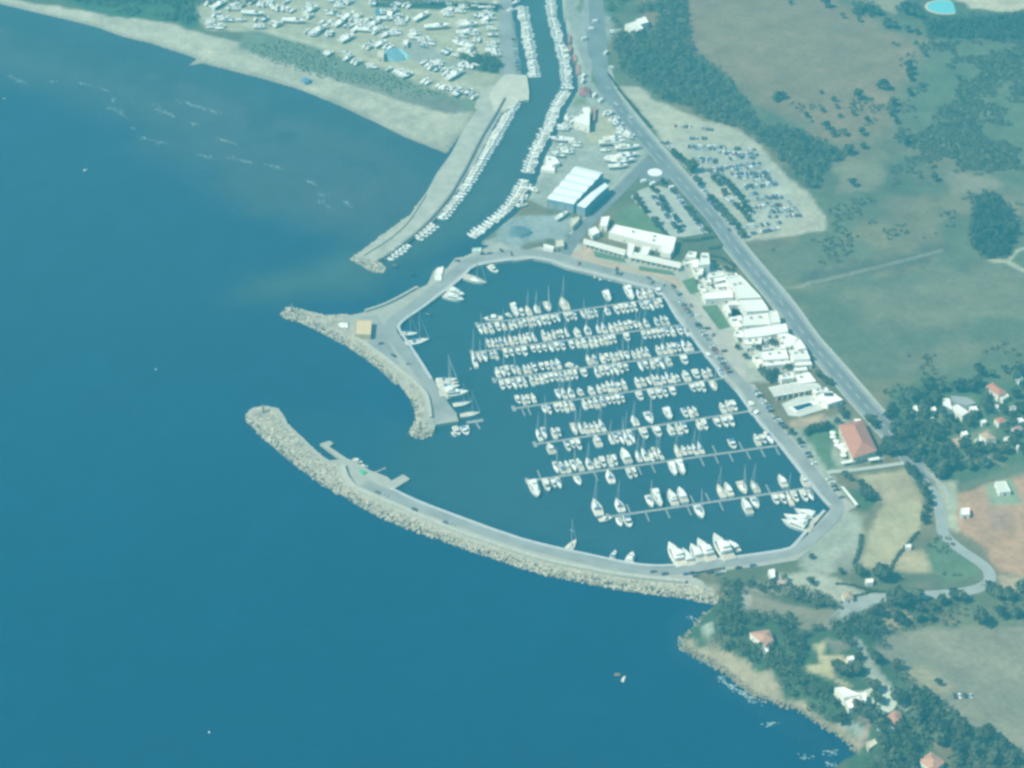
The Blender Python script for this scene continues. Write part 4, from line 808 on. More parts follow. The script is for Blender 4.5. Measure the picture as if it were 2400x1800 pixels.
for i,(s_,n) in enumerate((('300,822 770,830',18),('780,815 1190,850',15),('420,985 660,1000',10),('860,915 1200,890',13),('540,1135 1220,1065',24),('900,1195 1340,1165',16),('680,870 1150,950',16),('1030,1340 1440,1285',15),('1180,1480 1570,1455',14),('1300,1655 1710,1625',14),('1350,1565 1650,1540',10),('620,1170 870,1150',8),('1330,1710 1760,1690',14),('1050,1420 1210,1400',7),('1120,1590 1280,1570',7),('1440,1330 1500,1320',3),('800,1880 1500,1780',18),('1100,1930 1560,1850',12),('100,530 340,545',5),('450,560 700,600',6),('300,695 620,690',8),('820,960 1160,915',10),('640,1085 1200,1030',14),('1130,1250 1400,1210',8),('1250,1540 1600,1500',8))):
    cars('S',s_,n,'%%s car, %%s from left in the %s loose row on the gravel'%ordn(i+1),g1,skip=.35,far=True)
for i,(t_,s_,n) in enumerate((('6','1450,935 1560,1080',10),('6','1580,1110 1700,1290',12),('6','1730,1340 1880,1590',16),('9','255,60 400,250',13),('9','420,280 560,440',10))):
    cars(t_,s_,n,'%%s car, %%s from top in the %s stretch of parking along the east quay'%ordn(i+1),'cars parked along the east quay',skip=.3,zz=2.12)
cars('6','560,640 1350,830',26,'%s car, %s from left along the north quay road','cars parked along the north quay',skip=.72,zz=2.12)
cars('9','640,500 800,740',8,'%s parked car, %s from top in the row beside the east quay','cars beside the east quay',skip=.1)
cars('9','890,810 1010,1000',6,'%s parked car, %s from top in the row at the basin corner','cars at the basin corner',skip=.1)
cars('k','1590,1045 1770,1040',4,'%s car, %s from left in the short row parked on the pale field','cars on the pale field')
cars('3','10,330 60,620',10,'%s car, %s from top in the row on the quay left of the canal','cars left of the canal',skip=.15)
tag(FARCARS[0].build('parked_cars',FCM),kind='stuff')
def car1(t,s,nm,label,cat='car',ang=0,me=None,group=None):
    q=GT(*P(t,s)[0]); q[2]=max(q[2],1.8)+.15
    o=link('parked_car' if me is None else 'van',me or CARS[nm],None,q,ang); tag(o,label,cat,group)
for k,(s,nm) in enumerate((('905,672','dark'),('1180,748','grey'),('1395,818','dark'),('1450,890','blue'),('1545,985','grey'),('1605,1075','white'),('1690,1185','dark'),('1735,1242','grey'),('1835,1380','dark'))):
    car1('6',s,nm,'%s car standing alone on the quay promenade, %s from the top'%(nm,ordn(k+1)),ang=random.uniform(0,3),group='cars along the quay promenade')
for k,(s,nm) in enumerate((('1200,660','grey'),('1350,730','dark'),('1490,1080','dark'),('1740,620','grey'),('1960,560','dark'),('2020,555','grey'),('2120,530','dark'),('1080,1335','grey'),('1190,1440','dark'),('1320,1510','silver'))):
    car1('5',s,nm,'%s car parked on the middle mole, %s in order along it'%(nm,ordn(k+1)),ang=random.uniform(0,3),group='cars on the middle mole')
for k,(s,nm) in enumerate((('1420,965','grey'),('1480,990','silver'),('1740,1112','dark'),('2010,1225','grey'),('2060,1240','silver'))):
    car1('8',s,nm,'%s car parked on the southern breakwater road, %s from the left'%(nm,ordn(k+1)),ang=-.5,group='cars on the breakwater')
for k,(s,nm) in enumerate((('230,790','grey'),('430,830','dark'),('800,830','blue'),('900,815','dark'),('960,815','grey'),('1210,760','dark'),('1350,790','grey'),('1430,755','white'),('1700,680','dark'),('1950,640','blue'))):
    car1('Q',s,nm,'%s car parked on the south quay, %s from the left'%(nm,ordn(k+1)),ang=.3,group='cars on the south quay')
for k,(s,a_) in enumerate((('870,287',0),('922,285',.2),('725,197',.3),('690,262',.2),('628,347',.4),('815,467',1),('862,600',.1),('620,668',1),('612,712',1.2),('715,835',1),('770,880',.8))):
    car1('3',s,None,'white van parked beside the upper main road, %s from the top'%ordn(k+1),'van',a_,VAN,'vans along the upper main road')
for k,(s,a_) in enumerate((('220,505',.3),('375,545',.5),('705,612',.4))): car1('L',s,None,'white van near the roundabout, %s from left'%ordn(k+1),'van',a_,VAN,'vans by the roundabout')
for k,(s,nm) in enumerate((('835,770','silver'),('900,905','white'),('1020,1015','white'),('1300,1240','grey'))): car1('3',s,nm,'%s car driving on the main road above the roundabout, %s from the top'%(nm,ordn(k+1)),ang=-.75,group='cars driving on the main road')
# ================================================================== buildings
RENDER=M('white_render',(.80,.775,.70),.85,.06,.4,.05); ROOFW=M('white_roof',(.80,.785,.72),.8,.08,.5,.10); CREAMW=M('cream_render',(.60,.53,.40),.85,.06,.4)
TERR=M('terracotta_tiles',(.45,.185,.12),.85,.14,.8); OCHRE=M('ochre_render',(.55,.42,.24),.85,.06,.4); GREYR=M('grey_roof',(.30,.31,.31),.85,.1,.5); SHADEB=M('blue_cladding',(.17,.28,.36),.6,.06,.5)
TILET=M('faded_tiles',(.40,.29,.19),.85,.14,.8); WING=M('window_glass',(.16,.19,.20),.25,.1,1); DARKD=M('dark_door',(.16,.13,.10),.6,.1,1); CORR=M('white_sheet_roof',(.76,.80,.78),.5,.05,.25)
def inset(poly,d):
    c=np.mean(poly,0); out=[]
    for p in poly:
        v=c-np.asarray(p); l=np.linalg.norm(v); out.append(tuple(np.asarray(p)+v/l*min(d*1.4,l*.45)))
    return out
def openings(root,poly,z0,h,storeys=1,gap=5.5,cap=2):
    a=sum(poly[i][0]*poly[(i+1)%len(poly)][1]-poly[(i+1)%len(poly)][0]*poly[i][1] for i in range(len(poly)))
    if a<0: poly=poly[::-1]
    door=False
    for i in range(len(poly)):
        p=np.asarray(poly[i]);q=np.asarray(poly[(i+1)%len(poly)]); L=np.linalg.norm(q-p); u=(q-p)/max(L,1e-6); n=np.array([u[1],-u[0]])
        if L<3 or n[1]>.35: continue
        k=min(cap,max(1,int(L/gap)))
        for s in range(storeys):
            zb=z0+s*3.0+.95
            for j in range(k):
                c=p+u*L*(j+.5)/k; w=.65
                isd=(not door and s==0 and j==k//2)
                zz0,zz1=(z0+.05,z0+2.15) if isd else (zb,min(zb+1.25,z0+h-.4))
                vs=[]
                for t,o_ in((-w,-.05),(w,-.05),(w,.04),(-w,.04)): vs.append(c+u*t+n*o_)
                m=MB().prism([tuple(v) for v in vs],zz0,zz1); m.build('door' if isd else 'window',DARKD if isd else WING,root)
                if isd: door=True
def building(name,t,s,h,label,roof='flat',wallm=None,roofm=None,cat='building',group=None,win=1,storeys=None,units=0,z0=None):
    px=P(t,s); g=GT(*px[0])[2] if z0 is None else z0
    poly=[tuple(G(x,y,g+h)) for x,y in px]
    wallm=wallm or RENDER; c=np.mean(poly,0)
    r=empty(name,(0,0,0)); tag(r,label,cat,group)
    MB().prism(poly,g-.6,g+h).build('wall',wallm,r)
    if roof=='flat':
        ip=inset(poly,.35); m=MB()
        n=len(poly)
        vs=[(*p,g+h+.02) for p in poly]+[(*p,g+h+.5) for p in poly]+[(*p,g+h+.5) for p in ip]+[(*p,g+h+.05) for p in ip]
        fs=[]
        for i in range(n):
            j=(i+1)%n; fs+=[(i,j,n+j,n+i),(n+i,n+j,2*n+j,2*n+i),(2*n+i,2*n+j,3*n+j,3*n+i)]
        m.add(vs,fs).build('parapet',wallm,r)
        MB().prism(ip,g+h+.03,g+h+.08).build('roof',roofm or ROOFW,r)
        for k in range(units):
            q=np.asarray(poly[k%n])*.35+c*.65; MB().box(q[0]-1,q[0]+1,q[1]-.8,q[1]+.8,g+h+.08,g+h+1.0).build('roof_unit',GREYR,r)
    elif roof=='hip':
        ov=[tuple(c+(np.asarray(p)-c)*1.06) for p in poly]
        if len(poly)==4:
            e=[np.linalg.norm(np.asarray(ov[1])-ov[0]),np.linalg.norm(np.asarray(ov[2])-ov[1])]
            if e[0]<e[1]: ov=ov[1:]+ov[:1]
            m0=(np.asarray(ov[1])+ov[2])/2; m1=(np.asarray(ov[3])+ov[0])/2; d=m1-m0; f=min(.42,min(e)/2/max(np.linalg.norm(d),.1))
            ra=m0+d*f; rb_=m1-d*f; hh=min(e)*.22
            vs=[(*p,g+h) for p in ov]+[(*ra,g+h+hh),(*rb_,g+h+hh)]
            MB().add(vs,[(1,2,4),(3,0,5),(0,1,4,5),(2,3,5,4),(3,2,1,0)]).build('roof',roofm or TERR,r)
        else:
            vs=[(*p,g+h) for p in ov]+[(*c,g+h+3.0)]; n=len(ov)
            MB().add(vs,[(i,(i+1)%n,n) for i in range(n)]+[tuple(range(n))[::-1]]).build('roof',roofm or TERR,r)
    if win: openings(r,poly,g,h,storeys or max(1,int(h/3.1)))
    return r
# warehouses: two halls of long white sheet-metal bays
def hall(s,h,bays,label,along=True):
    px=P('n',s); g=1.85; a,b,c,d=[np.array(G(x,y,g+h)) for x,y in px]
    r=empty('boat_shed',(0,0,0)); tag(r,label,'shed','white boat sheds')
    MB().prism([tuple(a),tuple(b),tuple(c),tuple(d)],g-.5,g+h).build('wall',SHADEB,r)
    for k in range(bays):
        f0,f1=k/bays,(k+1)/bays; p0=a+(d-a)*f0;p1=a+(d-a)*f1;q0=b+(c-b)*f0;q1=b+(c-b)*f1; pm=(p0+p1)/2;qm=(q0+q1)/2
        MB().add([(*p0,g+h+.05),(*q0,g+h+.05),(*qm,g+h+1.1),(*pm,g+h+1.1),(*q1,g+h+.05),(*p1,g+h+.05)],[(0,1,2,3),(3,2,4,5),(0,3,5),(1,4,2)]).build('roof_bay',CORR,r)
    n=(c-d)/np.linalg.norm(c-d)
    for k in range(3):
        q=d+(c-d)*(k+.5)/3; w=np.linalg.norm(c-d)*.11; o_=np.array([n[1],-n[0]])*.06
        MB().prism([tuple(q-n*w-o_),tuple(q+n*w-o_),tuple(q+n*w+o_),tuple(q-n*w+o_)],g,g+h*.62).build('shutter_door',GREYR,r)
hall('1350,389 1414,405 1345,479 1282,466',8,5,'large white boat shed with five ridged roof bays beside the canal yard')
hall('1418,428 1427,436 1371,488 1351,481',8,1,'narrow white boat shed adjoining the large ridged shed on its right')
building('commercial_building','n','1441,527 1585,558 1578,585 1426,545',5.5,'long white flat-roofed commercial block beside the triangular car park',units=3,storeys=1)
for k,s in enumerate(('1000,440 1060,460 1040,540 990,520','1120,470 1200,480 1170,545 1100,530','1290,480 1390,500 1370,540 1280,520')):
    building('annex','6',s,4,'small white annex in front of the long commercial block, %s from left'%ordn(k+1),group='annexes of the commercial block',storeys=1,win=0)
building('pavilion','6','770,220 845,210 820,300 755,290',4.5,'small white pavilion, upper of two left of the long commercial block',storeys=1)
building('pavilion','6','660,325 720,300 760,350 695,380',4,'small white pavilion, lower of two left of the long commercial block',storeys=1)
HUTL='pale hut beside the yard road, %s'
building('hut','D','1150,690 1310,640 1300,720 1190,830',3.5,'cream hut with angled roof where the yard meets the side road',roofm=M('cream_roof',(.58,.54,.42),.8,.08,.5),wallm=CREAMW,storeys=1)
building('hut','D','900,1060 1030,1050 1050,1160 890,1180',3.5,'beige hut at the corner of the north quay',wallm=CREAMW,roofm=MC['cream_roof'],storeys=1)
building('hut','D','690,1120 880,1170 860,1220 700,1190',2.6,'low white hut beside the beige hut on the north quay',storeys=1,win=0)
building('hut','5','1870,490 1950,485 1945,515 1865,520',3,'tiny pale green roofed hut on the bend of the middle mole',roofm=M('pale_green_roof',(.45,.66,.55),.7,.05,.5),storeys=1)
building('office','E','430,1080 590,1090 680,1200 540,1250 420,1200',5,'white canal-side office with angled corner',units=1)
building('office','E','365,1250 600,1250 590,1345 350,1310',3.6,'low white canal-side annex below the angled office',storeys=1)
building('workshop','E','1075,240 1200,240 1190,560 930,480 920,400 1010,390',6,'tall white workshop block with L-shaped roof in the yard',units=1)
building('hut','3','585,755 660,755 675,820 575,825',3.5,'small dull red roofed hut at the top of the yard',roof='hip',roofm=M('dull_red_roof',(.30,.12,.12),.8,.1,.5),storeys=1)
building('club_house','5','860,1110 1003,1112 990,1238 852,1232',6,'square ochre clubhouse with flat tan roof on the middle mole',wallm=OCHRE,roofm=M('tan_roof',(.62,.47,.27),.85,.05,.5))
building('hut','5','700,1130 790,1125 800,1180 720,1185',2.5,'low whitish shelter left of the ochre clubhouse',storeys=1,win=0,wallm=MC['pale_concrete'])
building('control_hut','5','1560,660 1620,645 1610,710 1545,700',3,'white hut on the channel side of the middle mole, upper of two',storeys=1); building('control_hut','5','1540,715 1600,705 1605,765 1540,765',2.8,'white hut on the channel side of the middle mole, lower of two',storeys=1)
building('hut','2','1045,440 1105,440 1105,500 1042,492',4,'cream cube-shaped hut in the beach boatyard',wallm=CREAMW,roofm=MC['cream_roof'],storeys=1)
building('kiosk','Y','1335,150 1400,150 1395,260 1330,250',3,'small blue roofed kiosk among the laid-up boats',wallm=SHADEB,roofm=M('blue_roof',(.06,.25,.36),.7,.1,.5),storeys=1,win=0)
building('site_office','Y','1520,190 1620,190 1610,290 1510,280',3.4,'cream square site office among the laid-up boats',wallm=CREAMW,storeys=1); building('site_office','Y','1800,690 1890,690 1880,780 1800,780',3.2,'white square site office beside the blue tarpaulin',storeys=1)
def tarp(t,s,label,m,h=1.6):
    pw=[G(x,y,1.9+h*.6) for x,y in P(t,s)]; c=np.mean(pw,0); n=len(pw); mb=MB()
    ring=[(*p,1.9) for p in pw]; r2=[(*(c+(p-c)*.75),1.9+h*.8) for p in pw]
    mb.add(ring+r2+[(*c,1.9+h)],[(i,(i+1)%n,n+(i+1)%n,n+i) for i in range(n)]+[(n+i,n+(i+1)%n,2*n) for i in range(n)])
    tag(mb.build('tarpaulin',m),label,'tarpaulin')
tarp('Y','1470,840 1600,790 1720,820 1860,960 1850,1030 1650,1060 1490,980','wide blue tarpaulin cover on the ground in the boatyard',M('blue_tarp',(.17,.30,.35),.6,.12,.5))
tarp('Y','1690,820 1760,830 1930,960 1880,1010 1780,960','pale turquoise tarpaulin beside the wide blue one',M('turquoise_tarp',(.30,.55,.55),.6,.1,.5),1.2)
tarp('D','120,800 300,790 430,850 520,900 420,960 280,1000 160,960','dark teal heap of covered gear at the end of the canal yard',M('teal_tarp',(.10,.15,.18),.8,.2,.3),1.8)
tarp('2','385,680 430,665 480,685 470,705 420,712','blue sun shelter standing on the beach',M('shelter_blue',(.10,.22,.34),.8,.1,1),2.4)
# the white harbour village between basin and main road
VG='white blocks of the harbour village'
vil=[('A','395,370 540,380 520,480 335,465',4,'low white block with notched corner at the head of the harbour village'),
('A','615,395 745,400 765,590 560,610',7.5,'tall white square block at the head of the harbour village'),
('A','430,520 560,500 600,640 470,650',4,'low white block left of the tall square block'),
('A','560,620 660,640 650,720 560,700',4.5,'small white block below the tall square block'),
('A','725,755 1000,720 1015,790 760,830',4,'narrow white bar-shaped block lying across the village lane'),
('A','830,830 1030,800 1050,860 870,900',3.6,'low white bar under the narrow bar-shaped block'),
('A','860,935 1120,900 1150,965 900,995',3.8,'white bar between two dark slots of the harbour village'),
('A','1040,840 1290,785 1660,1170 1230,1190 1180,1020',6.5,'largest white wedge-shaped roof of the harbour village beside the road'),
('A','630,1095 1150,1030 1175,1165 690,1195',4.5,'wide low white block below the slotted bars'),
('A','1250,1215 1670,1195 1790,1390 1400,1415',6.5,'white square block right below the wedge-shaped roof'),
('A','1070,1230 1240,1215 1260,1290 1100,1300',3.5,'small white hut in front of the grey patio'),
('A','1330,1475 1770,1430 1800,1630 1310,1660',6,'wide white block beside the grey patio'),
('A','1790,1400 1925,1395 1985,1590 1810,1610',8,'tall white corner block close to the main road'),
('B','300,390 1050,285 1085,430 700,500 320,540',6,'longest white crosswise block in the middle of the village'),
('B','315,560 635,535 620,640 330,650',4.6,'low white block under the left end of the longest block'),
('B','900,470 1060,450 1250,540 1130,690 1030,690 980,560',6,'white angled block right of the small courtyard'),
('B','1270,545 1400,715 1250,740 1160,640',6.5,'white gabled-looking corner block by the road, above two stacked bars'),
('B','615,780 1050,735 1095,890 650,920',6,'white block with broad roof left of the narrow village lane'),
('B','1090,750 1390,715 1465,900 1185,920',5,'white block right of the narrow village lane'),
('B','635,940 1105,905 1130,985 650,1030',4,'long low white bar below the broad-roofed block'),
('B','920,1185 1150,1125 1200,1230 980,1250',5,'white block at the upper end of the striped roofs'),
('B','1190,1180 1440,1125 1570,1290 1310,1330',4.2,'white roof with ribs at the road end of the striped roofs'),
('B','1500,1430 1740,1390 1790,1440 1560,1490',3.6,'low white bar beside the skylight block')]
vil+=[('A','640,830 760,850 800,900 690,900',3.2,'tiny white kiosk between lane hedge and white bars'),
('A','870,1010 1080,985 1110,1030 900,1060',3.6,'third white bar between dark slots of the harbour village'),
('A','1010,770 1220,740 1260,790 1040,830',3.4,'low cream terrace above the wedge-shaped roof'),
('A','560,940 640,960 720,1060 650,1070',3,'small white stair block beside the upper square lawn'),
('A','980,1310 1060,1290 1140,1420 1080,1450',3,'small white stair block left of the grey patio'),
('A','1200,1490 1310,1470 1320,1560 1230,1570',3.6,'small white block at the lower left of the grey patio'),
('A','300,520 420,500 440,570 320,580',3,'small white kiosk at the right end of the colonnade'),
('A','470,690 560,670 640,760 560,790',3.2,'small white block at the top of the village lane'),
('B','60,180 160,170 300,330 220,360',3.4,'white stair-shaped block beside the lower square lawn'),
('B','150,420 280,400 310,520 210,540',3.4,'small white kiosk left of the longest block'),
('B','660,530 780,510 800,560 690,580',4.2,'small white roof terrace above the courtyard'),
('B','940,600 1020,590 1060,720 960,730',5,'small white square block right of the courtyard'),
('B','640,680 760,660 800,720 650,750',3.4,'low white bar below the courtyard'),
('B','470,850 560,830 640,960 580,1000',3.2,'narrow white block left of the broad-roofed block'),
('B','1190,960 1480,945 1500,1000 1200,1020',3,'long low white wall block above the striped roofs'),
('B','1180,1060 1400,1040 1420,1090 1200,1110',3,'low pale block right above the striped roofs'),
('B','1060,860 1160,850 1180,960 1100,960',4,'small white block filling the narrow village lane'),
('B','340,650 430,640 450,700 360,710',3,'small white kiosk at the planted corner of the village')]
for t,s,h,lb in vil: building('village_block',t,s,h,lb,units=random.choice((0,1,2)),group=VG,storeys=1 if h<5.5 else 2)
building('bath_house','C','520,520 690,420 800,430 1000,575 740,655 700,620',4,'white bath house with dark skylight beside the pool terrace',storeys=1)
q=GT(*n_('C','745,545')); MB().box(q[0]-3.2,q[0]+3.2,q[1]-3,q[1]+1,q[2]+3.2+.9,q[2]+4.35).build('skylight',GLASS,bpy.data.objects[[o.name for o in COL.objects if o.get('label','').startswith('white bath house')][0]])
for t,s in (('A','330,480 640,620 1040,720 1260,780 1300,840 1180,1030 900,900 640,800 500,700'),('A','560,730 850,900 1180,1060 1200,1200 1420,1420 1330,1640 1200,1640 1060,1380 950,1210 640,1200 700,1050'),('B','60,0 330,20 320,420 610,560 1000,470 1300,560 1480,880 1200,1000 600,1040 480,760 320,660')):
    sheet('terrace',P(t,s),M('village_paving',(.56,.56,.49),.85,.12,.3),1.93)
# striped beach-club roofs (pergola)
def pergola(t,s,h,nslat,label,posts=6,m=RENDER,bars=1):
    px=P(t,s); g=1.9; a,b,c,d=[np.array(G(x,y,g+h)) for x,y in px]
    r=empty('pergola',(0,0,0)); tag(r,label,'pergola')
    sl=MB()
    for k in range(nslat):
        f=(k+.5)/nslat; w=.34/nslat
        p0=a+(d-a)*(f-w);p1=a+(d-a)*(f+w);q0=b+(c-b)*(f-w);q1=b+(c-b)*(f+w)
        sl.prism([tuple(p0),tuple(q0),tuple(q1),tuple(p1)],g+h-.15,g+h+.1)
    sl.build('slat_roof',m,r)
    u=(b-a)/np.linalg.norm(b-a)
    for k in range(posts):
        f=(k+.5)/posts
        for e0,e1 in((a,b),(d,c)):
            q=e0+(e1-e0)*f; MB().box(q[0]-.3,q[0]+.3,q[1]-.3,q[1]+.3,g-.2,g+h-.16).build('post',m,r)
    for e0,e1 in((a,b),(d,c)):
        n=np.array([-u[1],u[0]])*.25; MB().prism([tuple(e0-n),tuple(e1-n),tuple(e1+n),tuple(e0+n)],g+h-.5,g+h-.16).build('beam',m,r)
pergola('B','745,1385 1340,1270 1420,1440 840,1540',4,5,'wide white slatted roof of the beach club beside the promenade',6)
pergola('B','1370,1330 1600,1310 1660,1380 1420,1430',3.6,3,'short white slatted roof at the road side of the beach club',3)
pergola('6','620,402 985,498 975,545 615,440',3.6,9,'left white colonnade pergola in front of the commercial block',9)
pergola('6','1000,505 1465,612 1455,655 1000,555',3.6,11,'right white colonnade pergola in front of the commercial block',10)
# pool terrace
r=empty('swimming_pool',(0,0,0)); tag(r,'rectangular dark blue swimming pool with broad white rim in the beach club','pool')
po=[G(x,y,2.3) for x,y in P('C','130,690 430,612 492,660 215,760')]; c_=np.mean(po,0); out=[c_+(p-c_)*np.array([1.32,1.45]) for p in po]
vs=[(*p,2.45) for p in po]+[(*p,2.45) for p in out]+[(*p,1.8) for p in out]+[(*p,1.95) for p in po]
MB().add(vs,[(i,(i+1)%4,4+(i+1)%4,4+i) for i in range(4)]+[(4+i,4+(i+1)%4,8+(i+1)%4,8+i) for i in range(4)]+[(12+i,12+(i+1)%4,(i+1)%4,i) for i in range(4)]).build('pool_rim',RENDER,r)
MB().prism([tuple(p) for p in po],1.8,2.25).build('pool_water',M('pool_dark_water',(.015,.07,.12),.15,.1,.3,0,.5),r)
sheet('terrace',P('C','-60,640 300,480 560,500 760,640 760,700 250,860 60,840'),M('terrace_stone',(.55,.56,.50),.8,.08,.3),1.9)
# restaurant with red roof
building('restaurant','C','935,1010 1335,930 1575,1430 1180,1560',6.5,'large restaurant with red hipped tile roof beside the lawn',roof='hip',wallm=CREAMW)
building('annex','C','1190,905 1310,905 1310,975 1190,970',3,'small white annex behind the red roofed restaurant',storeys=1,win=0)
CANV=M('white_canvas',(.76,.76,.70),.85,.05,.8)
def parasol(t,s,r_,label,group):
    q=GT(*P(t,s)[0]); e=empty('parasol',q); tag(e,label,'parasol',group); n=8; h=2.5
    MB().tube((0,0,0),(0,0,h+.5),.06).build('pole',ALU,e)
    MB().add([(cos(2*pi*i/n)*r_,sin(2*pi*i/n)*r_,h) for i in range(n)]+[(0,0,h+.8)],[(i,(i+1)%n,n) for i in range(n)]).build('canopy',CANV,e)
for k,s in enumerate(('820,1185','825,1255','880,1330','900,1400','985,1395','1030,1470','960,1440','1005,1570','1010,1500')):
    parasol('C',s,2.3,'white parasol on the lawn side of the red roofed restaurant, %s from top'%ordn(k+1),'parasols by the restaurant')
def awning(t,s,label,h=3):
    px=P(t,s); poly=[tuple(G(x,y,1.9+h)) for x,y in px]; r=empty('awning',(0,0,0)); tag(r,label,'awning')
    MB().prism(poly,1.9+h-.2,1.9+h).build('canopy',CANV,r)
    for p in poly: MB().box(p[0]-.1,p[0]+.1,p[1]-.1,p[1]+.1,1.7,1.9+h-.2).build('post',ALU,r)
awning('C','960,1635 1210,1590 1215,1630 980,1675','long white awning below the restaurant, left one'); awning('C','1430,1580 1620,1545 1635,1595 1450,1620','long white awning below the restaurant, right one')
awning('9','1000,885 1022,885 1150,1040 1125,1050','long narrow white awning along the path at the basin corner',2.6)
# villas on the right
building('villa','V','810,550 920,552 970,740 800,735',5.5,'white villa wing, left end of the large white villa',group='wings of the large white villa')
building('villa','V','930,690 1060,655 1260,790 1150,850 1040,790',5,'white villa wing, middle of the large white villa',group='wings of the large white villa')
building('villa','V','1260,690 1390,680 1425,780 1270,800',4.5,'white villa wing, right end of the large white villa',group='wings of the large white villa')
building('villa','V','950,500 1220,530 1390,630 1240,680 1010,620',4.5,'grey roofed rear wing behind the large white villa',roofm=GREYR,wallm=GREYR,win=0)
building('house','V','1560,330 1680,265 1900,430 1770,500',5,'house with red tile roof and white end wall among the trees',roof='hip')
building('house','V','1760,500 1880,440 1960,510 1850,570',3.5,'pale terrace block at the end of the red roofed house',roofm=M('sand_roof',(.55,.48,.36),.8,.08,.5),storeys=1)
building('house','V','270,700 340,670 440,745 370,775',4,'small white house left of the large white villa',storeys=1)
building('shed','V','590,890 640,870 715,950 670,985',2.8,'small pale garden shed below the large white villa',storeys=1,win=0)
building('house','V','890,1290 1050,1220 1290,1270 1100,1340',4,'house with faded tan roof and yellowish wall in the villa gardens',roof='hip',roofm=TILET,wallm=OCHRE,storeys=1)
building('house','V','1440,1160 1600,1085 1740,1240 1560,1250',4.5,'house with broad faded tan roof right in the villa gardens',roof='hip',roofm=TILET)
building('house','V','1360,1260 1460,1225 1500,1280 1400,1320',3.2,'small pale block left of the broad tan roof',storeys=1); building('house','V','1310,1350 1390,1330 1420,1380 1340,1400',3,'small yellowish block below the broad tan roof',wallm=OCHRE,storeys=1)
building('house','V','2070,170 2150,140 2212,210 2130,240',4,'white house at the right edge above the villas',storeys=1); building('house','V','2050,910 2160,880 2240,940 2110,975',3.5,'pale house at the right edge below the red roofed house',storeys=1)
building('shed','V','1520,1560 1590,1545 1600,1640 1530,1650',3,'single pale shed at the foot of the villa gardens',storeys=1,win=0)
building('house','V','1980,1060 2130,1010 2240,1050 2100,1110',4,'house with dull pink roof at the right edge of the villa gardens',roof='hip',roofm=M('pink_tiles',(.38,.24,.2),.85,.12,.8),storeys=1)
building('pavilion','r','1960,850 2050,840 2100,930 2000,940',3,'pale sports pavilion on the green court',roofm=M('pale_roof',(.6,.64,.56),.8,.06,.5),storeys=1)
building('hut','r','1665,1075 1740,1070 1745,1130 1665,1135',3,'white hut alone on the red dirt field',storeys=1)
building('hut','r','1185,1390 1235,1385 1240,1415 1190,1418',2.2,'tiny white hut between the two dry fields',storeys=1,win=0)
building('hut','9','330,1620 420,1610 430,1680 390,1700',2.5,'small white hut at the south-east quay end',storeys=1,win=0) if 0 else None
for k,(s_,h,lb) in enumerate((('1460,930 1540,910 1570,960 1490,985',3.2,'small pale house above the broad tan roof in the villa gardens'),('1860,1230 1960,1210 1990,1270 1890,1300',3.4,'small greyish house right of the broad tan roof'),
 ('2080,1360 2200,1340 2220,1400 2100,1420',3.4,'pale house at the right edge, low in the villa gardens'),('600,700 680,690 700,760 620,775',3.2,'small whitish house touching the left end of the large white villa'),('1120,1130 1220,1110 1250,1170 1150,1195',3.2,'small bluish grey roof above the yellowish house'),
 ('1700,660 1800,650 1830,710 1730,725',3,'pale flat roof below the red roofed house'),('1960,690 2060,670 2090,740 1990,760',3.4,'lavender grey roof at the right of the villa gardens'),('300,1400 360,1390 375,1440 315,1450',2.8,'small pale garden hut at the lower left of the villa gardens'))):
    building('house','V',s_,h,lb,storeys=1,roofm=(GREYR,ROOFW,TILET)[k%3] if k in(1,4,6) else ROOFW,win=0)
building('house','V','1700,900 1840,860 1920,930 1780,980',4,'house with dusty red roof in the middle right of the villa gardens',roof='hip',storeys=1)
# headland
building('manor','k','575,970 650,960 800,1030 660,1055',6,'white manor on the headland, upper left block',group='blocks of the white manor'); building('manor','k','700,1025 850,1005 850,1095 740,1100',5,'white manor on the headland, right block',group='blocks of the white manor')
building('manor','k','655,1060 730,1070 740,1140 700,1150',3.5,'white manor on the headland, small lower block',group='blocks of the white manor',storeys=1)
q=GT(*n_('k','945,1085')); tag(disc('terrace_ring',(q[0],q[1]),11,q[2]-1,q[2]+.5,M('terrace_pale',(.50,.54,.44),.8,.08,.4),24),'round pale terrace beside the white manor','terrace')
building('house','k','945,1285 1090,1160 1145,1180 1165,1265 1100,1300',4.5,'house with orange tile roof below the white manor',roof='hip',roofm=M('orange_tiles',(.48,.25,.17),.85,.12,.8))
building('house','k','1310,1590 1410,1520 1525,1605 1420,1690',5,'square house with orange tile roof in the wood at the bottom edge',roof='hip',roofm=MC['orange_tiles'])
building('house','h','950,490 1120,465 1155,560 1080,600',4.5,'house with orange tile roof hidden among the headland trees',roof='hip',roofm=MC['orange_tiles'],storeys=1)
building('hut','h','1060,620 1110,610 1110,670 1070,675',2.6,'small pale hut below the headland house',storeys=1,win=0)
building('boat_house','k','850,1440 920,1410 945,1450 870,1500',3,'pale boat house at the foot of the headland path',wallm=CREAMW,roofm=MC['cream_roof'],storeys=1)
building('hut','k','680,700 740,690 745,725 690,735',2.6,'small white hut in the sandy clearing on the headland',storeys=1,win=0)
building('house','k','640,150 720,130 740,190 660,200',3.6,'whitish house with tan roof where two lanes meet',roof='hip',roofm=TILET,storeys=1)
building('hut','k','840,30 910,25 910,60 850,65',2.5,'white hut beside the round dark tree at the lane',storeys=1,win=0)
building('hut','U','150,640 260,620 270,760 200,790',2.8,'white hut at the south quay gate',storeys=1)
building('shed','U','280,820 470,790 480,850 320,890',3,'shed with pinkish roof above the lane junction',roof='hip',roofm=M('pink_shed_roof',(.52,.38,.29),.85,.1,.6),storeys=1,win=0)
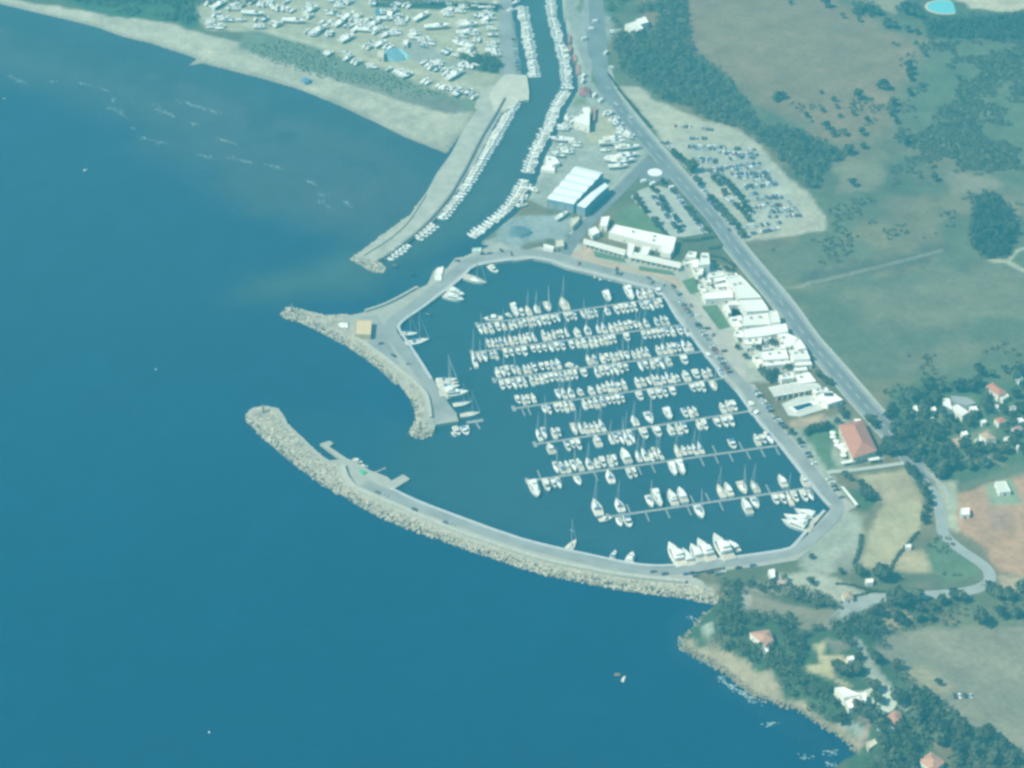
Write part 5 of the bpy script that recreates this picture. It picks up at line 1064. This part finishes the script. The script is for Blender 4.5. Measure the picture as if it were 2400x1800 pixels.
# top
building('villa','3','975,215 1060,185 1140,245 1080,275',5,'white house in the wood above the car park, lower block',group='blocks of the white house in the wood'); building('villa','3','1070,170 1150,145 1180,195 1110,215',5.5,'white house in the wood above the car park, upper block',group='blocks of the white house in the wood')
for k,s in enumerate(('480,300 505,300 505,370 480,370','485,390 510,390 515,440 490,440','520,470 550,470 560,530 530,530','545,560 585,560 585,640 550,640')):
    building('container','3',s,2.6,'long rust red hut along the right canal quay, %s from top'%ordn(k+1),roofm=M('rust_roof',(.40,.22,.17),.8,.12,.6),wallm=MC['rust_roof'],cat='hut',group='rust red huts along the canal quay',storeys=1,win=0)
q=GT(*n_('3','715,935')); building('hut','3','690,930 725,925 715,1040 695,1045',2.6,'narrow rust red shed beside the white workshop',roofm=MC['rust_roof'],wallm=MC['rust_roof'],storeys=1,win=0)
# round pool at the top edge
r=empty('swimming_pool',GT(*n_('4','1525,62'))); tag(r,'oval turquoise swimming pool near the top edge','pool')
m=MB(); n=28; R1,R2=17,14
m.prism([(cos(2*pi*i/n)*R1,sin(2*pi*i/n)*R2) for i in range(n)],-.5,.22); m.build('pool_rim',MC['sand_roof'],r)
m=MB(); m.prism([(cos(2*pi*i/n)*15,sin(2*pi*i/n)*12.2) for i in range(n)],-.4,.26); m.build('pool_water',M('turquoise_water',(.16,.50,.54),.2,.06,.3),r)
# headland boundary walls / lanes
wall(P('9','900,770 1150,748 1560,690'),.8,1.6,'pale boundary wall between the lane and the dry field',WALLM,1.9)
# hedges
# ================================================================== trees
def leaf_arrays(cs,rx,rz,n,qs,rng):
    N=len(cs); tot=N*n
    d=rng.normal(size=(tot,3)); d/=np.linalg.norm(d,axis=1)[:,None]; d[:,2]=np.where(d[:,2]<-.35,-d[:,2],d[:,2])
    lump=1+.22*np.sin(3*np.arctan2(d[:,1],d[:,0])+np.repeat(rng.uniform(0,6,N),n))+.16*np.sin(5*d[:,2]+np.repeat(rng.uniform(0,6,N),n))
    rr=rng.uniform(.80,1.04,tot)*lump
    R=np.repeat(rx,n); Z=np.repeat(rz,n)
    c=np.repeat(cs,n,0)+np.stack([d[:,0]*R*rr,d[:,1]*R*rr,d[:,2]*Z*rr],1)
    nn=d+rng.normal(size=(tot,3))*.27; nn/=np.linalg.norm(nn,axis=1)[:,None]
    a=np.cross(nn,rng.normal(size=(tot,3))); a/=np.linalg.norm(a,axis=1)[:,None]; b=np.cross(nn,a)
    s=(np.repeat(qs,n)*rng.uniform(.6,1.25,tot))[:,None]
    v=np.stack([c-a*s-b*s*.6,c+a*s-b*s*.8,c+a*s*.7+b*s,c-a*s*.8+b*s*.7],1).reshape(-1,3)
    return v
def leaf_mesh(name,v,m):
    me=bpy.data.meshes.new(name); me.vertices.add(len(v)); me.vertices.foreach_set('co',v.ravel())
    nf=len(v)//4; me.loops.add(nf*4); me.loops.foreach_set('vertex_index',np.arange(nf*4,dtype=np.int32)); me.polygons.add(nf)
    me.polygons.foreach_set('loop_start',np.arange(0,nf*4,4,dtype=np.int32)); me.polygons.foreach_set('loop_total',np.full(nf,4,np.int32)); me.update(); me.materials.append(m); return me
LEAF=[M('leaves_dark',(.115,.135,.078),.85,.45,.12,.3,.1),M('leaves_mid',(.12,.14,.08),.85,.45,.12,.3,.1),M('leaves_pine',(.095,.118,.078),.85,.4,.12,.3,.1),M('leaves_scrub',(.14,.145,.085),.9,.4,.12,.2,.1)]
for m_ in LEAF:      # leaves let light through
    nt_=m_.node_tree; b_=nt_.nodes['Principled BSDF']; tr=nt_.nodes.new('ShaderNodeBsdfTranslucent'); mx=nt_.nodes.new('ShaderNodeMixShader'); mx.inputs[0].default_value=.42
    nt_.links.new(b_.inputs['Base Color'].links[0].from_socket,tr.inputs['Color']); nt_.links.new(b_.outputs[0],mx.inputs[1]); nt_.links.new(tr.outputs[0],mx.inputs[2]); nt_.links.new(mx.outputs[0],nt_.nodes['Material Output'].inputs['Surface'])
BARK=M('bark',(.12,.09,.065),.9,.2,2)
CROWN=[];TRUNK=[]
for k in range(8):
    pine=k in(2,5)
    if pine: v=leaf_arrays(np.array([[0,0,4.6],[.8,.3,4.5],[-.7,-.4,4.4]]),np.array([2.9,2.2,2.1]),np.array([1.1,1,.9]),70,np.array([.55]*3),RNG)
    else:
        cs=np.array([[0,0,3.3]]+[[random.uniform(-1.3,1.3),random.uniform(-1.3,1.3),random.uniform(2.6,4.4)] for _ in range(4)])
        v=leaf_arrays(cs,np.array([2.3]+[1.4]*4),np.array([2.1]+[1.2]*4),46,np.array([.5]*5),RNG)
    CROWN.append(leaf_mesh('crown',v,LEAF[2 if pine else (0,1,3,1)[k%4]]))
    mb=MB().tube((0,0,-.4),(.1,0,2.6),.26,.15,7)
    for j in range(4):
        a=j*1.6+random.random(); mb.tube((.08,0,1.7+.2*j),(cos(a)*1.3,sin(a)*1.3,3.2+.3*j),.10,.04,5)
    TRUNK.append(mesh('trunk',mb.v,mb.f,BARK))
NT=0
def tree(x,y,sc,label,group,k=None,zs=1,cat='tree',name='tree'):
    global NT; NT+=1
    k=random.randrange(8) if k is None else k
    z=max(hq(x,y),.5); e=empty(name,(x,y,z),random.uniform(0,6.28)); e.scale=(sc,sc,sc*zs)
    link('trunk',TRUNK[k],e); link('crown',CROWN[k],e); tag(e,label,cat,group)
def trees(t,txt,fmt,group,base=1.0,key=0,**kw):
    L=[]
    for tk in txt.split():
        a=tk.split(','); x,y=P(t,a[0]+','+a[1])[0]; L.append((x,y,float(a[2]) if len(a)>2 else base))
    L.sort(key=lambda q:q[key])
    for i,(x,y,r) in enumerate(L):
        q=GT(x,y+ 2.2*r); tree(q[0],q[1],r,fmt%ordn(i+1),group,**kw)
trees('4','500,50,1.9 840,95,1.6 780,85,1.2 940,120,1.3 1180,100,1.7 1240,130,1.4 1310,150,1.5 1020,230,1.6 1090,235,1.3 1200,265,1.4 1280,290,1.1 1000,765,1.5 960,760,1.0 1220,820,1.2 780,845,1.7 1210,590,1.3 1220,640,1.4 1230,690,1.2 1080,900,1.4 1070,960,1.3 1060,1000,1.0 560,870,.9 470,960,.9 730,990,.9 850,1045,.9 330,1010,.9 90,850,1.3 60,870,1.1 130,840,1.1 660,1165,1.1 810,1155,1.3 500,1110,1.2 560,1170,1.1 700,1320,1.6 820,1275,1.1 240,1180,1.4 1180,1235,1.2 1430,1555,1.3 730,1600,1.1 460,805,.7 1110,1060,1.0 590,930,.8 620,1010,.7 1350,480,.8 1320,750,.7 190,35,.8 780,180,1.0 640,150,.8','dark round shrub tree on the dry scrub field, %s from left','trees on the dry scrub field')
trees('9','780,400,1.3 730,410,1.1 830,390,1.2 880,370,1.0 700,430,.9 960,340,1.0 1010,260,1.2 1015,290,1.0 1260,340,1.3 1230,320,1.1 1290,370,1.1 1380,560,1.6 1440,560,1.6 1400,600,1.5 1350,590,1.3 1460,600,1.3 1380,520,1.2 640,510,.7 570,425,.9','green garden tree around the red roofed restaurant, %s from left','trees around the restaurant')
trees('r','800,880,1.0 820,930,1.2 860,960,1.4 890,990,1.5 840,1000,1.2 1200,740,1.1 1220,780,1.1 1250,800,1.2 1270,830,1.1 1300,880,1.0 1340,930,1.2 1370,980,1.2 1390,1040,1.2 1360,1090,1.0 1350,1150,1.0 1340,1200,.9 1040,290,1.1 1090,310,1.0 1250,570,1.3 1270,600,1.2 1450,800,1.5 1500,800,1.4 1480,760,1.3 700,830,.8 660,800,.8','dark green tree beside the road bend below the restaurant, %s from left','trees beside the road bend')
def scatter(t,s,spacing,fmt,group,smin,smax,nmax,key=0,avoid=(),zs=1):
    poly=P(t,s); pw=np.array([GT(x,y)[:2] for x,y in poly]); x0,y0=pw.min(0);x1,y1=pw.max(0); pts=[]; tr=0
    av=[np.array([GT(x,y)[:2] for x,y in P(a,b)]) for a,b in avoid]
    while len(pts)<nmax and tr<6000:
        tr+=1; q=np.array([random.uniform(x0,x1),random.uniform(y0,y1)])
        if sdf(pw,[q])[0]<0 or any(np.hypot(*(q-p))<spacing for p in pts) or any(sdf(a,[q])[0]>-2 for a in av): continue
        pts.append(q)
    pts.sort(key=lambda q:q[0])
    for i,q in enumerate(pts): tree(q[0],q[1],random.uniform(smin,smax),fmt%ordn(i+1),group,zs=zs)
VAV=[('V','1440,890 1590,890 1590,1010 1440,1010'),('V','1840,1190 2010,1190 2010,1330 1840,1330'),('V','1080,1090 1270,1090 1270,1220 1080,1220'),('V','1680,840 1940,840 1940,1020 1680,1020'),('V','1680,630 1850,630 1850,760 1680,760'),('V','1940,650 2110,650 2110,790 1940,790'),('V','760,480 1430,480 1450,860 1000,900 760,780'),('V','1440,220 1980,220 2000,620 1700,600 1440,460'),('V','860,1210 1310,1210 1310,1370 860,1370'),('V','1300,1060 1770,1060 1770,1420 1300,1420'),('V','240,640 460,640 460,800 240,800'),('V','1490,1520 1620,1520 1620,1670 1490,1670'),('V','560,840 740,840 740,1000 560,1000')]
scatter('V','-150,760 480,420 1000,380 1500,100 2300,60 2400,1500 1900,1560 1200,1820 600,1800 100,1560 -100,1100',7.5,'green garden tree among the villas, %s from left','garden trees among the villas',1.1,1.9,84,avoid=VAV)
scatter('k','620,1290 950,1000 880,980 1100,1150 1180,1000 1400,1050 1560,1250 1750,1330 2100,1560 2212,1659 1000,1659 900,1500 1000,1300',9,'dark tree in the wood at the bottom right corner, %s from left','trees in the lower right wood',1.5,2.1,36,avoid=[('k','920,1140 1180,1140 1190,1310 930,1310'),('k','1280,1500 1550,1500 1550,1700 1280,1700')])
trees('k','1110,240,2.4 1070,220,1.9 1160,260,1.8 1280,210,1.7 950,340,1.6 920,350,1.3 1120,410,1.7 1820,390,2.2 2000,350,1.3 2140,350,1.3 960,20,2.2 990,30,1.8 1590,190,1.5 1680,210,1.5 1900,140,1.7 1990,180,1.6 2080,190,1.6 2180,140,1.8 1500,230,1.4 1420,290,1.2 1300,300,1.2 1280,380,1.4 1400,380,1.1 620,830,1.7 680,850,1.6 770,830,1.6 590,810,1.2 880,950,1.1 940,1075,.8 780,720,1.0 1100,790,1.2 900,700,1.2 930,740,1.2 1470,935,.9','dark tree standing in the open on the lower right farmland, %s from left','trees on the lower right farmland')
trees('U','2090,760,1.6 1700,690,1.5 1760,720,1.2 1400,690,.8 880,880,.9 900,430,.7','dark tree near the lane junction behind the basin corner, %s from left','trees near the lane junction')
trees('A','820,860,.6 620,780,.5 1040,690,.7 1160,700,.6 880,670,.7 1230,1160,.5 1590,1470,.5 1730,1560,.7 1180,1300,.5 540,900,.5 1320,1400,.5','small dark tree among the upper white blocks of the harbour village, %s from left','small trees in the upper village')
trees('B','210,720,.8 380,700,.7 500,700,.9 560,740,.9 340,880,.8 230,580,.6 640,570,.6 790,640,1.0 860,660,.9 1090,840,.6 640,1170,1.3 720,1230,1.3 800,1200,1.3 860,1160,1.1 780,1290,1.1 1080,1070,.9 1600,1190,1.0 1740,1310,1.1 1810,1330,.9 1500,900,.6','small dark tree among the lower white blocks of the harbour village, %s from left','small trees in the lower village')
# rows of shade trees in the car parks
trees('L','350,640,.8 440,690,.7 500,830,.8 560,950,.9 600,1010,.8 750,1110,.7 810,1330,.8 740,700,.8 1000,1010,.9 1080,1130,.8 1140,1190,.8 1270,1340,.9 70,780,1.0 110,850,1.0 170,920,.9 220,1000,1.0 400,1210,1.1 450,1260,.9 520,1340,.8 590,1410,.8 540,510,1.0 1020,290,2.0 1050,310,1.6','dark shade tree in the triangular car park, %s from left','shade trees in the triangular car park')
trees('L','720,20,1.1 770,60,1.1 820,110,1.1 870,150,1.0 1120,480,1.0 1160,520,1.0 1370,810,1.0 1440,860,1.0 1520,960,1.1 1560,1020,1.0 1620,1090,1.1 1680,1150,1.2 1740,1210,1.1 1420,470,1.1 1480,530,1.2 1590,470,1.0 1640,540,1.0 1700,600,1.0 1770,670,1.1 1820,730,1.0 1600,690,1.0 1900,830,1.0 1940,900,1.0 1810,940,.9 1890,1010,.9 1960,1090,1.0 2010,1160,1.1 2040,1010,1.0 1840,1310,1.0 1890,1440,1.1 1950,1430,1.0','dark shade tree along the edge of the gravel car park, %s from left','shade trees at the gravel car park')
for k,s in enumerate(('300,190 440,195 585,180','625,160 740,145 840,130','760,325 850,320 955,290','760,450 900,470 1000,500','1000,520 1090,570 1190,640')):
    px=P('A',s); pts=resamp([GT(x,y)[:2] for x,y in px],1.3); cs=np.array([(p[0]+random.uniform(-.3,.3),p[1]+random.uniform(-.3,.3),1.9+.9) for p in pts])
    v=leaf_arrays(cs,np.full(len(cs),1.2),np.full(len(cs),1.2),26,np.full(len(cs),.36),RNG); tag(link('hedge',leaf_mesh('hedge',v,LEAF[0])),'clipped dark hedge at the head of the harbour village, %s from top'%ordn(k+1),'hedge','hedges at the head of the village')
def hedge(t,s,w,h,label):
    pts=resamp([GT(x,y)[:2] for x,y in P(t,s)],1.6); cs=np.array([(p[0]+random.uniform(-.4,.4),p[1]+random.uniform(-.4,.4),hq(*p)+h*.5) for p in pts])
    v=leaf_arrays(cs,np.full(len(cs),w*.6),np.full(len(cs),h*.55),24,np.full(len(cs),.42),RNG); tag(link('hedge',leaf_mesh('hedge',v,LEAF[0])),label,'hedge')
hedge('3','835,650 930,790 1050,930 1200,1105',1.6,1.6,'long thin dark hedge between the main road and the gravel car park')
hedge('2','1000,10 1300,20 1700,40 2110,75',5,3.5,'dense dark tree hedge along the back of the boatyard')
hedge('9','1620,720 1680,830 1760,880',2.2,2.2,'short hedge between the two lanes below the restaurant'); hedge('k','640,230 730,180 900,140',1.2,1.2,'low dark hedge along the pale triangular yard')
hedge('U','1340,880 1600,900 1900,1000 2200,1020',1.5,1.3,'low dark hedge along the lane leading to the road bend')
hedge('U','1750,50 1740,250 1680,420 1640,560',2.5,1.6,'dark bushy hedge on the left edge of the dry yellow field')
hedge('9','1660,1290 1550,1420 1480,1500 1430,1600',2.0,1.4,'dark hedge between the two dry yellow fields'); hedge('A','630,750 700,860 830,1000',1.3,1.2,'narrow hedge beside the village lane')
# ------------------------------------------------------------------ woods that read as one mass
def wood(name,polys,spacing,rmin,rmax,hmin,hmax,n,q,li,avoid=(),dens=None,ragged=8):
    out=[]
    for t,s in polys:
        pw=np.array([GT(x,y)[:2] for x,y in P(t,s)]); x0,y0=pw.min(0);x1,y1=pw.max(0)
        g=np.stack(np.meshgrid(np.arange(x0,x1,spacing),np.arange(y0,y1,spacing)),-1).reshape(-1,2); g=g+RNG.uniform(-.48,.48,g.shape)*spacing
        d=sdf(pw,g)+(fbm(g,14 if ragged<20 else 45,3)-.5)*ragged; k=d>0
        if dens is not None: k&=fbm(g,24,8)<dens
        g=g[k]
        for a,b in avoid:
            if not len(g): break
            aw=np.array([GT(x,y)[:2] for x,y in P(a,b)]); g=g[sdf(aw,g)<-2.5]
        out.append(g)
    g=np.concatenate(out); N=len(g); r=RNG.uniform(rmin,rmax,N); h=RNG.uniform(hmin,hmax,N)
    z=np.array([hq(x,y) for x,y in g]); ok=z>.3; g,r,h,z=g[ok],r[ok],h[ok],z[ok]
    cs=np.column_stack([g,z+h*.45]); v=leaf_arrays(cs,r,h*.55,n,np.full(len(cs),q),RNG)
    o=link(name,leaf_mesh(name,v,LEAF[li])); tag(o,kind='stuff'); return o
wood('woodland',[('3','880,190 1000,130 1250,20 1500,-60 1520,250 1560,480 1720,580 1880,700 2000,900 2130,1060 2250,1150 2330,1230 2100,1255 1960,1100 1640,1020 1450,930 1260,860 1110,740 950,630 870,420'),('4','0,1090 200,1150 420,1200 560,1300 740,1330 640,1400 520,1420 470,1500 430,1640 340,1659 200,1480 60,1340 -60,1250')],4.6,2.2,3.9,4,8,44,.62,1,avoid=[('3','940,130 1220,120 1220,290 940,300'),('3','830,260 980,260 980,310 830,310')])
wood('woodland',[('4','1360,190 1700,170 2212,130 2400,150 2400,330 1900,350 1500,330 1380,350'),('4','700,50 900,60 1010,150 760,160'),('4','1130,60 1300,60 1330,140 1150,150')],4.8,2.2,3.8,4,8,44,.62,0)
wood('woodland',[('7','1740,330 1760,130 1880,30 2040,90 2120,250 2130,400 2040,560 1880,590 1760,520')],4.4,2.6,4.2,6,10,50,.66,2)
HAV=[('h','930,450 1180,450 1180,620 930,620'),('k','380,540 560,540 700,680 880,780 820,900 1060,1000 1060,1180 640,1170 560,980 320,860 310,770'),('k','730,540 830,540 1260,1140 1200,1180 1000,1000 840,760'),('k','930,1130 1190,1130 1190,1320 930,1320'),('k','1290,1490 1550,1490 1550,1700 1290,1700'),('k','640,1230 900,1230 1010,1420 930,1520 800,1400'),('h','540,410 640,400 640,510 540,540')]
wood('woodland',[('h','730,60 1100,90 1250,40 1400,130 1690,250 1640,290 1400,230 1080,150 900,130 870,300 820,330 1020,350 1100,330 1320,370 1380,460 1620,470 1700,420 1900,350 2110,420 2100,560 2000,640 2100,900 2212,1000 2300,1100 2300,1300 2100,1400 1900,1360 1700,1260 1480,1130 1350,1060 1230,1020 1180,880 1080,780 960,760 860,680 760,640 700,560 620,500 600,380 690,250'),
 ('k','860,650 1010,560 1000,640 950,700'),('k','960,740 1120,800 1250,960 1380,970 1420,1040 1490,1150 1600,1210 1740,1300 1900,1420 2212,1570 2300,1800 780,1800 850,1650 960,1500 1030,1390 1180,1290 1230,1150 1100,1010')],5.0,2.2,3.8,4,8,46,.64,0,avoid=HAV)
wood('woodland',[('1','540,-40 2212,-40 2212,40 1800,90 1640,200 1500,180 1330,150 1000,100 760,60'),('3','600,20 840,100 1000,20 1100,-60 560,-60')],4.4,1.8,3.2,2.5,5,40,.55,1,dens=.62,avoid=[('3','540,-60 800,-60 790,80 540,80'),('3','650,150 860,150 860,300 650,300')])
wood('woodland',[('2','1700,500 2040,480 2110,560 2100,640 1950,620')],4,2,3.4,4,7,44,.6,0)
wood('maquis',[('4','1420,420 1700,360 2300,330 2450,1450 2050,1420 1700,1360 1400,1260 1130,1200 1260,960 1340,700')],3.6,1.3,3.0,.9,2.0,20,.62,3,dens=.60,ragged=130)
wood('scrub',[('4','1000,560 1250,420 1400,700 1200,1200 900,1250 500,1180 200,900 700,900'),('4','1000,1250 2300,1450 2300,1659 1100,1659'),('7','300,200 900,40 2212,0 2212,300 1700,300 1300,540 600,620 0,660 0,480')],4.8,1.1,2.8,.5,1.1,16,.6,3,dens=.45,avoid=[('n','1448,203 1585,258 1732,299 1803,363 1893,452 1940,506 1950,550 1745,575')])
wood('scrub',[('7','1150,1430 2300,1280 2400,1659 1400,1659'),('r','1000,20 2212,-40 2212,750 1400,750 1100,400')],5,1.0,2.6,.5,1.2,18,.55,3,dens=.5,avoid=VAV)
wood('scrub',[('k','1000,170 1560,200 2212,180 2300,400 1500,420 1000,470 900,560 830,400'),('r','1480,1320 1560,1340 1880,1640 1400,1659 1340,1400'),('n','1690,1360 1850,1375 1990,1425 1960,1440 1800,1395')],4.5,.9,2.4,.5,1.3,18,.5,3,dens=.56)
wood('beach_scrub',[('2','-100,270 480,420 1000,570 1400,740 1900,890 1900,960 1500,880 1000,760 500,660 0,500')],4.0,.5,1.3,.5,1.0,14,.34,3,dens=.5)
# buoys and small things
BUOY=M('buoy_white',(.75,.75,.72),.5,.05,1)
for x,y,lb in ((1103,864,'small white mooring buoy left of the second pontoon'),(365,865,'tiny pale buoy on the open sea left of the breakwater'),(10,231,'tiny pale buoy near the left edge of the sea'),(490,1716,'tiny pale buoy near the bottom of the sea')):
    q=G(x,y,.4); mb=MB(); n=10
    mb.prism([(cos(2*pi*i/n)*.55,sin(2*pi*i/n)*.55) for i in range(n)],-.2,.5); mb.tube((0,0,.5),(0,0,1.2),.08,.05)
    tag(mb.build('buoy',BUOY,None,(q[0],q[1],0)),lb,'buoy')
q=G(1447,1580,.4); mb=MB()
mb.add([(-2.5,-1.2,-.5),(2.2,-1.5,-.5),(2.8,1.2,-.5),(-2,1.5,-.5),(-1.2,-.4,.7),(.9,-.6,1.0),(1.3,.5,.8),(-.8,.7,.6)],[(3,2,1,0),(4,5,6,7),(0,1,5,4),(1,2,6,5),(2,3,7,6),(3,0,4,7)])
tag(mb.build('reef_rock',M('reef_stone',(.22,.15,.10),.9,.2,1),None,(q[0],q[1],0)),'brownish rock breaking the sea surface off the headland','rock')
# light beacons on the mole heads
BEAC=M('beacon_stone',(.16,.17,.15),.8,.1,1)
for s,lb in (('430,240','dark beacon tower on the head of the southern breakwater'),('1790,385','dark beacon tower on the tip of the middle mole'),('-430,1030','dark beacon post on the outer spur of the middle mole')):
    x,y=P('8',s)[0] if not s.startswith('-') else P('5','310,1022')[0]
    q=G(x,y,3); mb=MB().tube((0,0,1.5),(0,0,3),1.3,1.1,10).tube((0,0,3),(0,0,7.5),.6,.4,10).tube((0,0,7.5),(0,0,8.4),.7,.7,10)
    tag(mb.build('beacon',BEAC,None,(q[0],q[1],0)),lb,'beacon')
# dock shed at the fuel dock
building('dock_cabin','M','1290,610 1380,580 1430,640 1340,690',3,'small pale cabin at the fuel dock',wallm=MC['cream_render'],roofm=MC['cream_roof'],storeys=1) if 0 else None
tarp('M','1470,760 1540,730 1640,790 1560,830','bright green netting heap on the fuel dock',M('green_net',(.08,.36,.2),.8,.15,1),1.2)
dup_=[l for l,v in LABELS.items() if len(v)>1]
print('DUPLABELS',len(dup_),dup_[:8]); print('TREES',NT,'OBJ',len(COL.objects), 'UNUSED',[p.name for k in PROTO for p in PROTO[k] if p.name not in USED])
print('LONG',[l for l in LABELS if len(l.split())>16][:6])
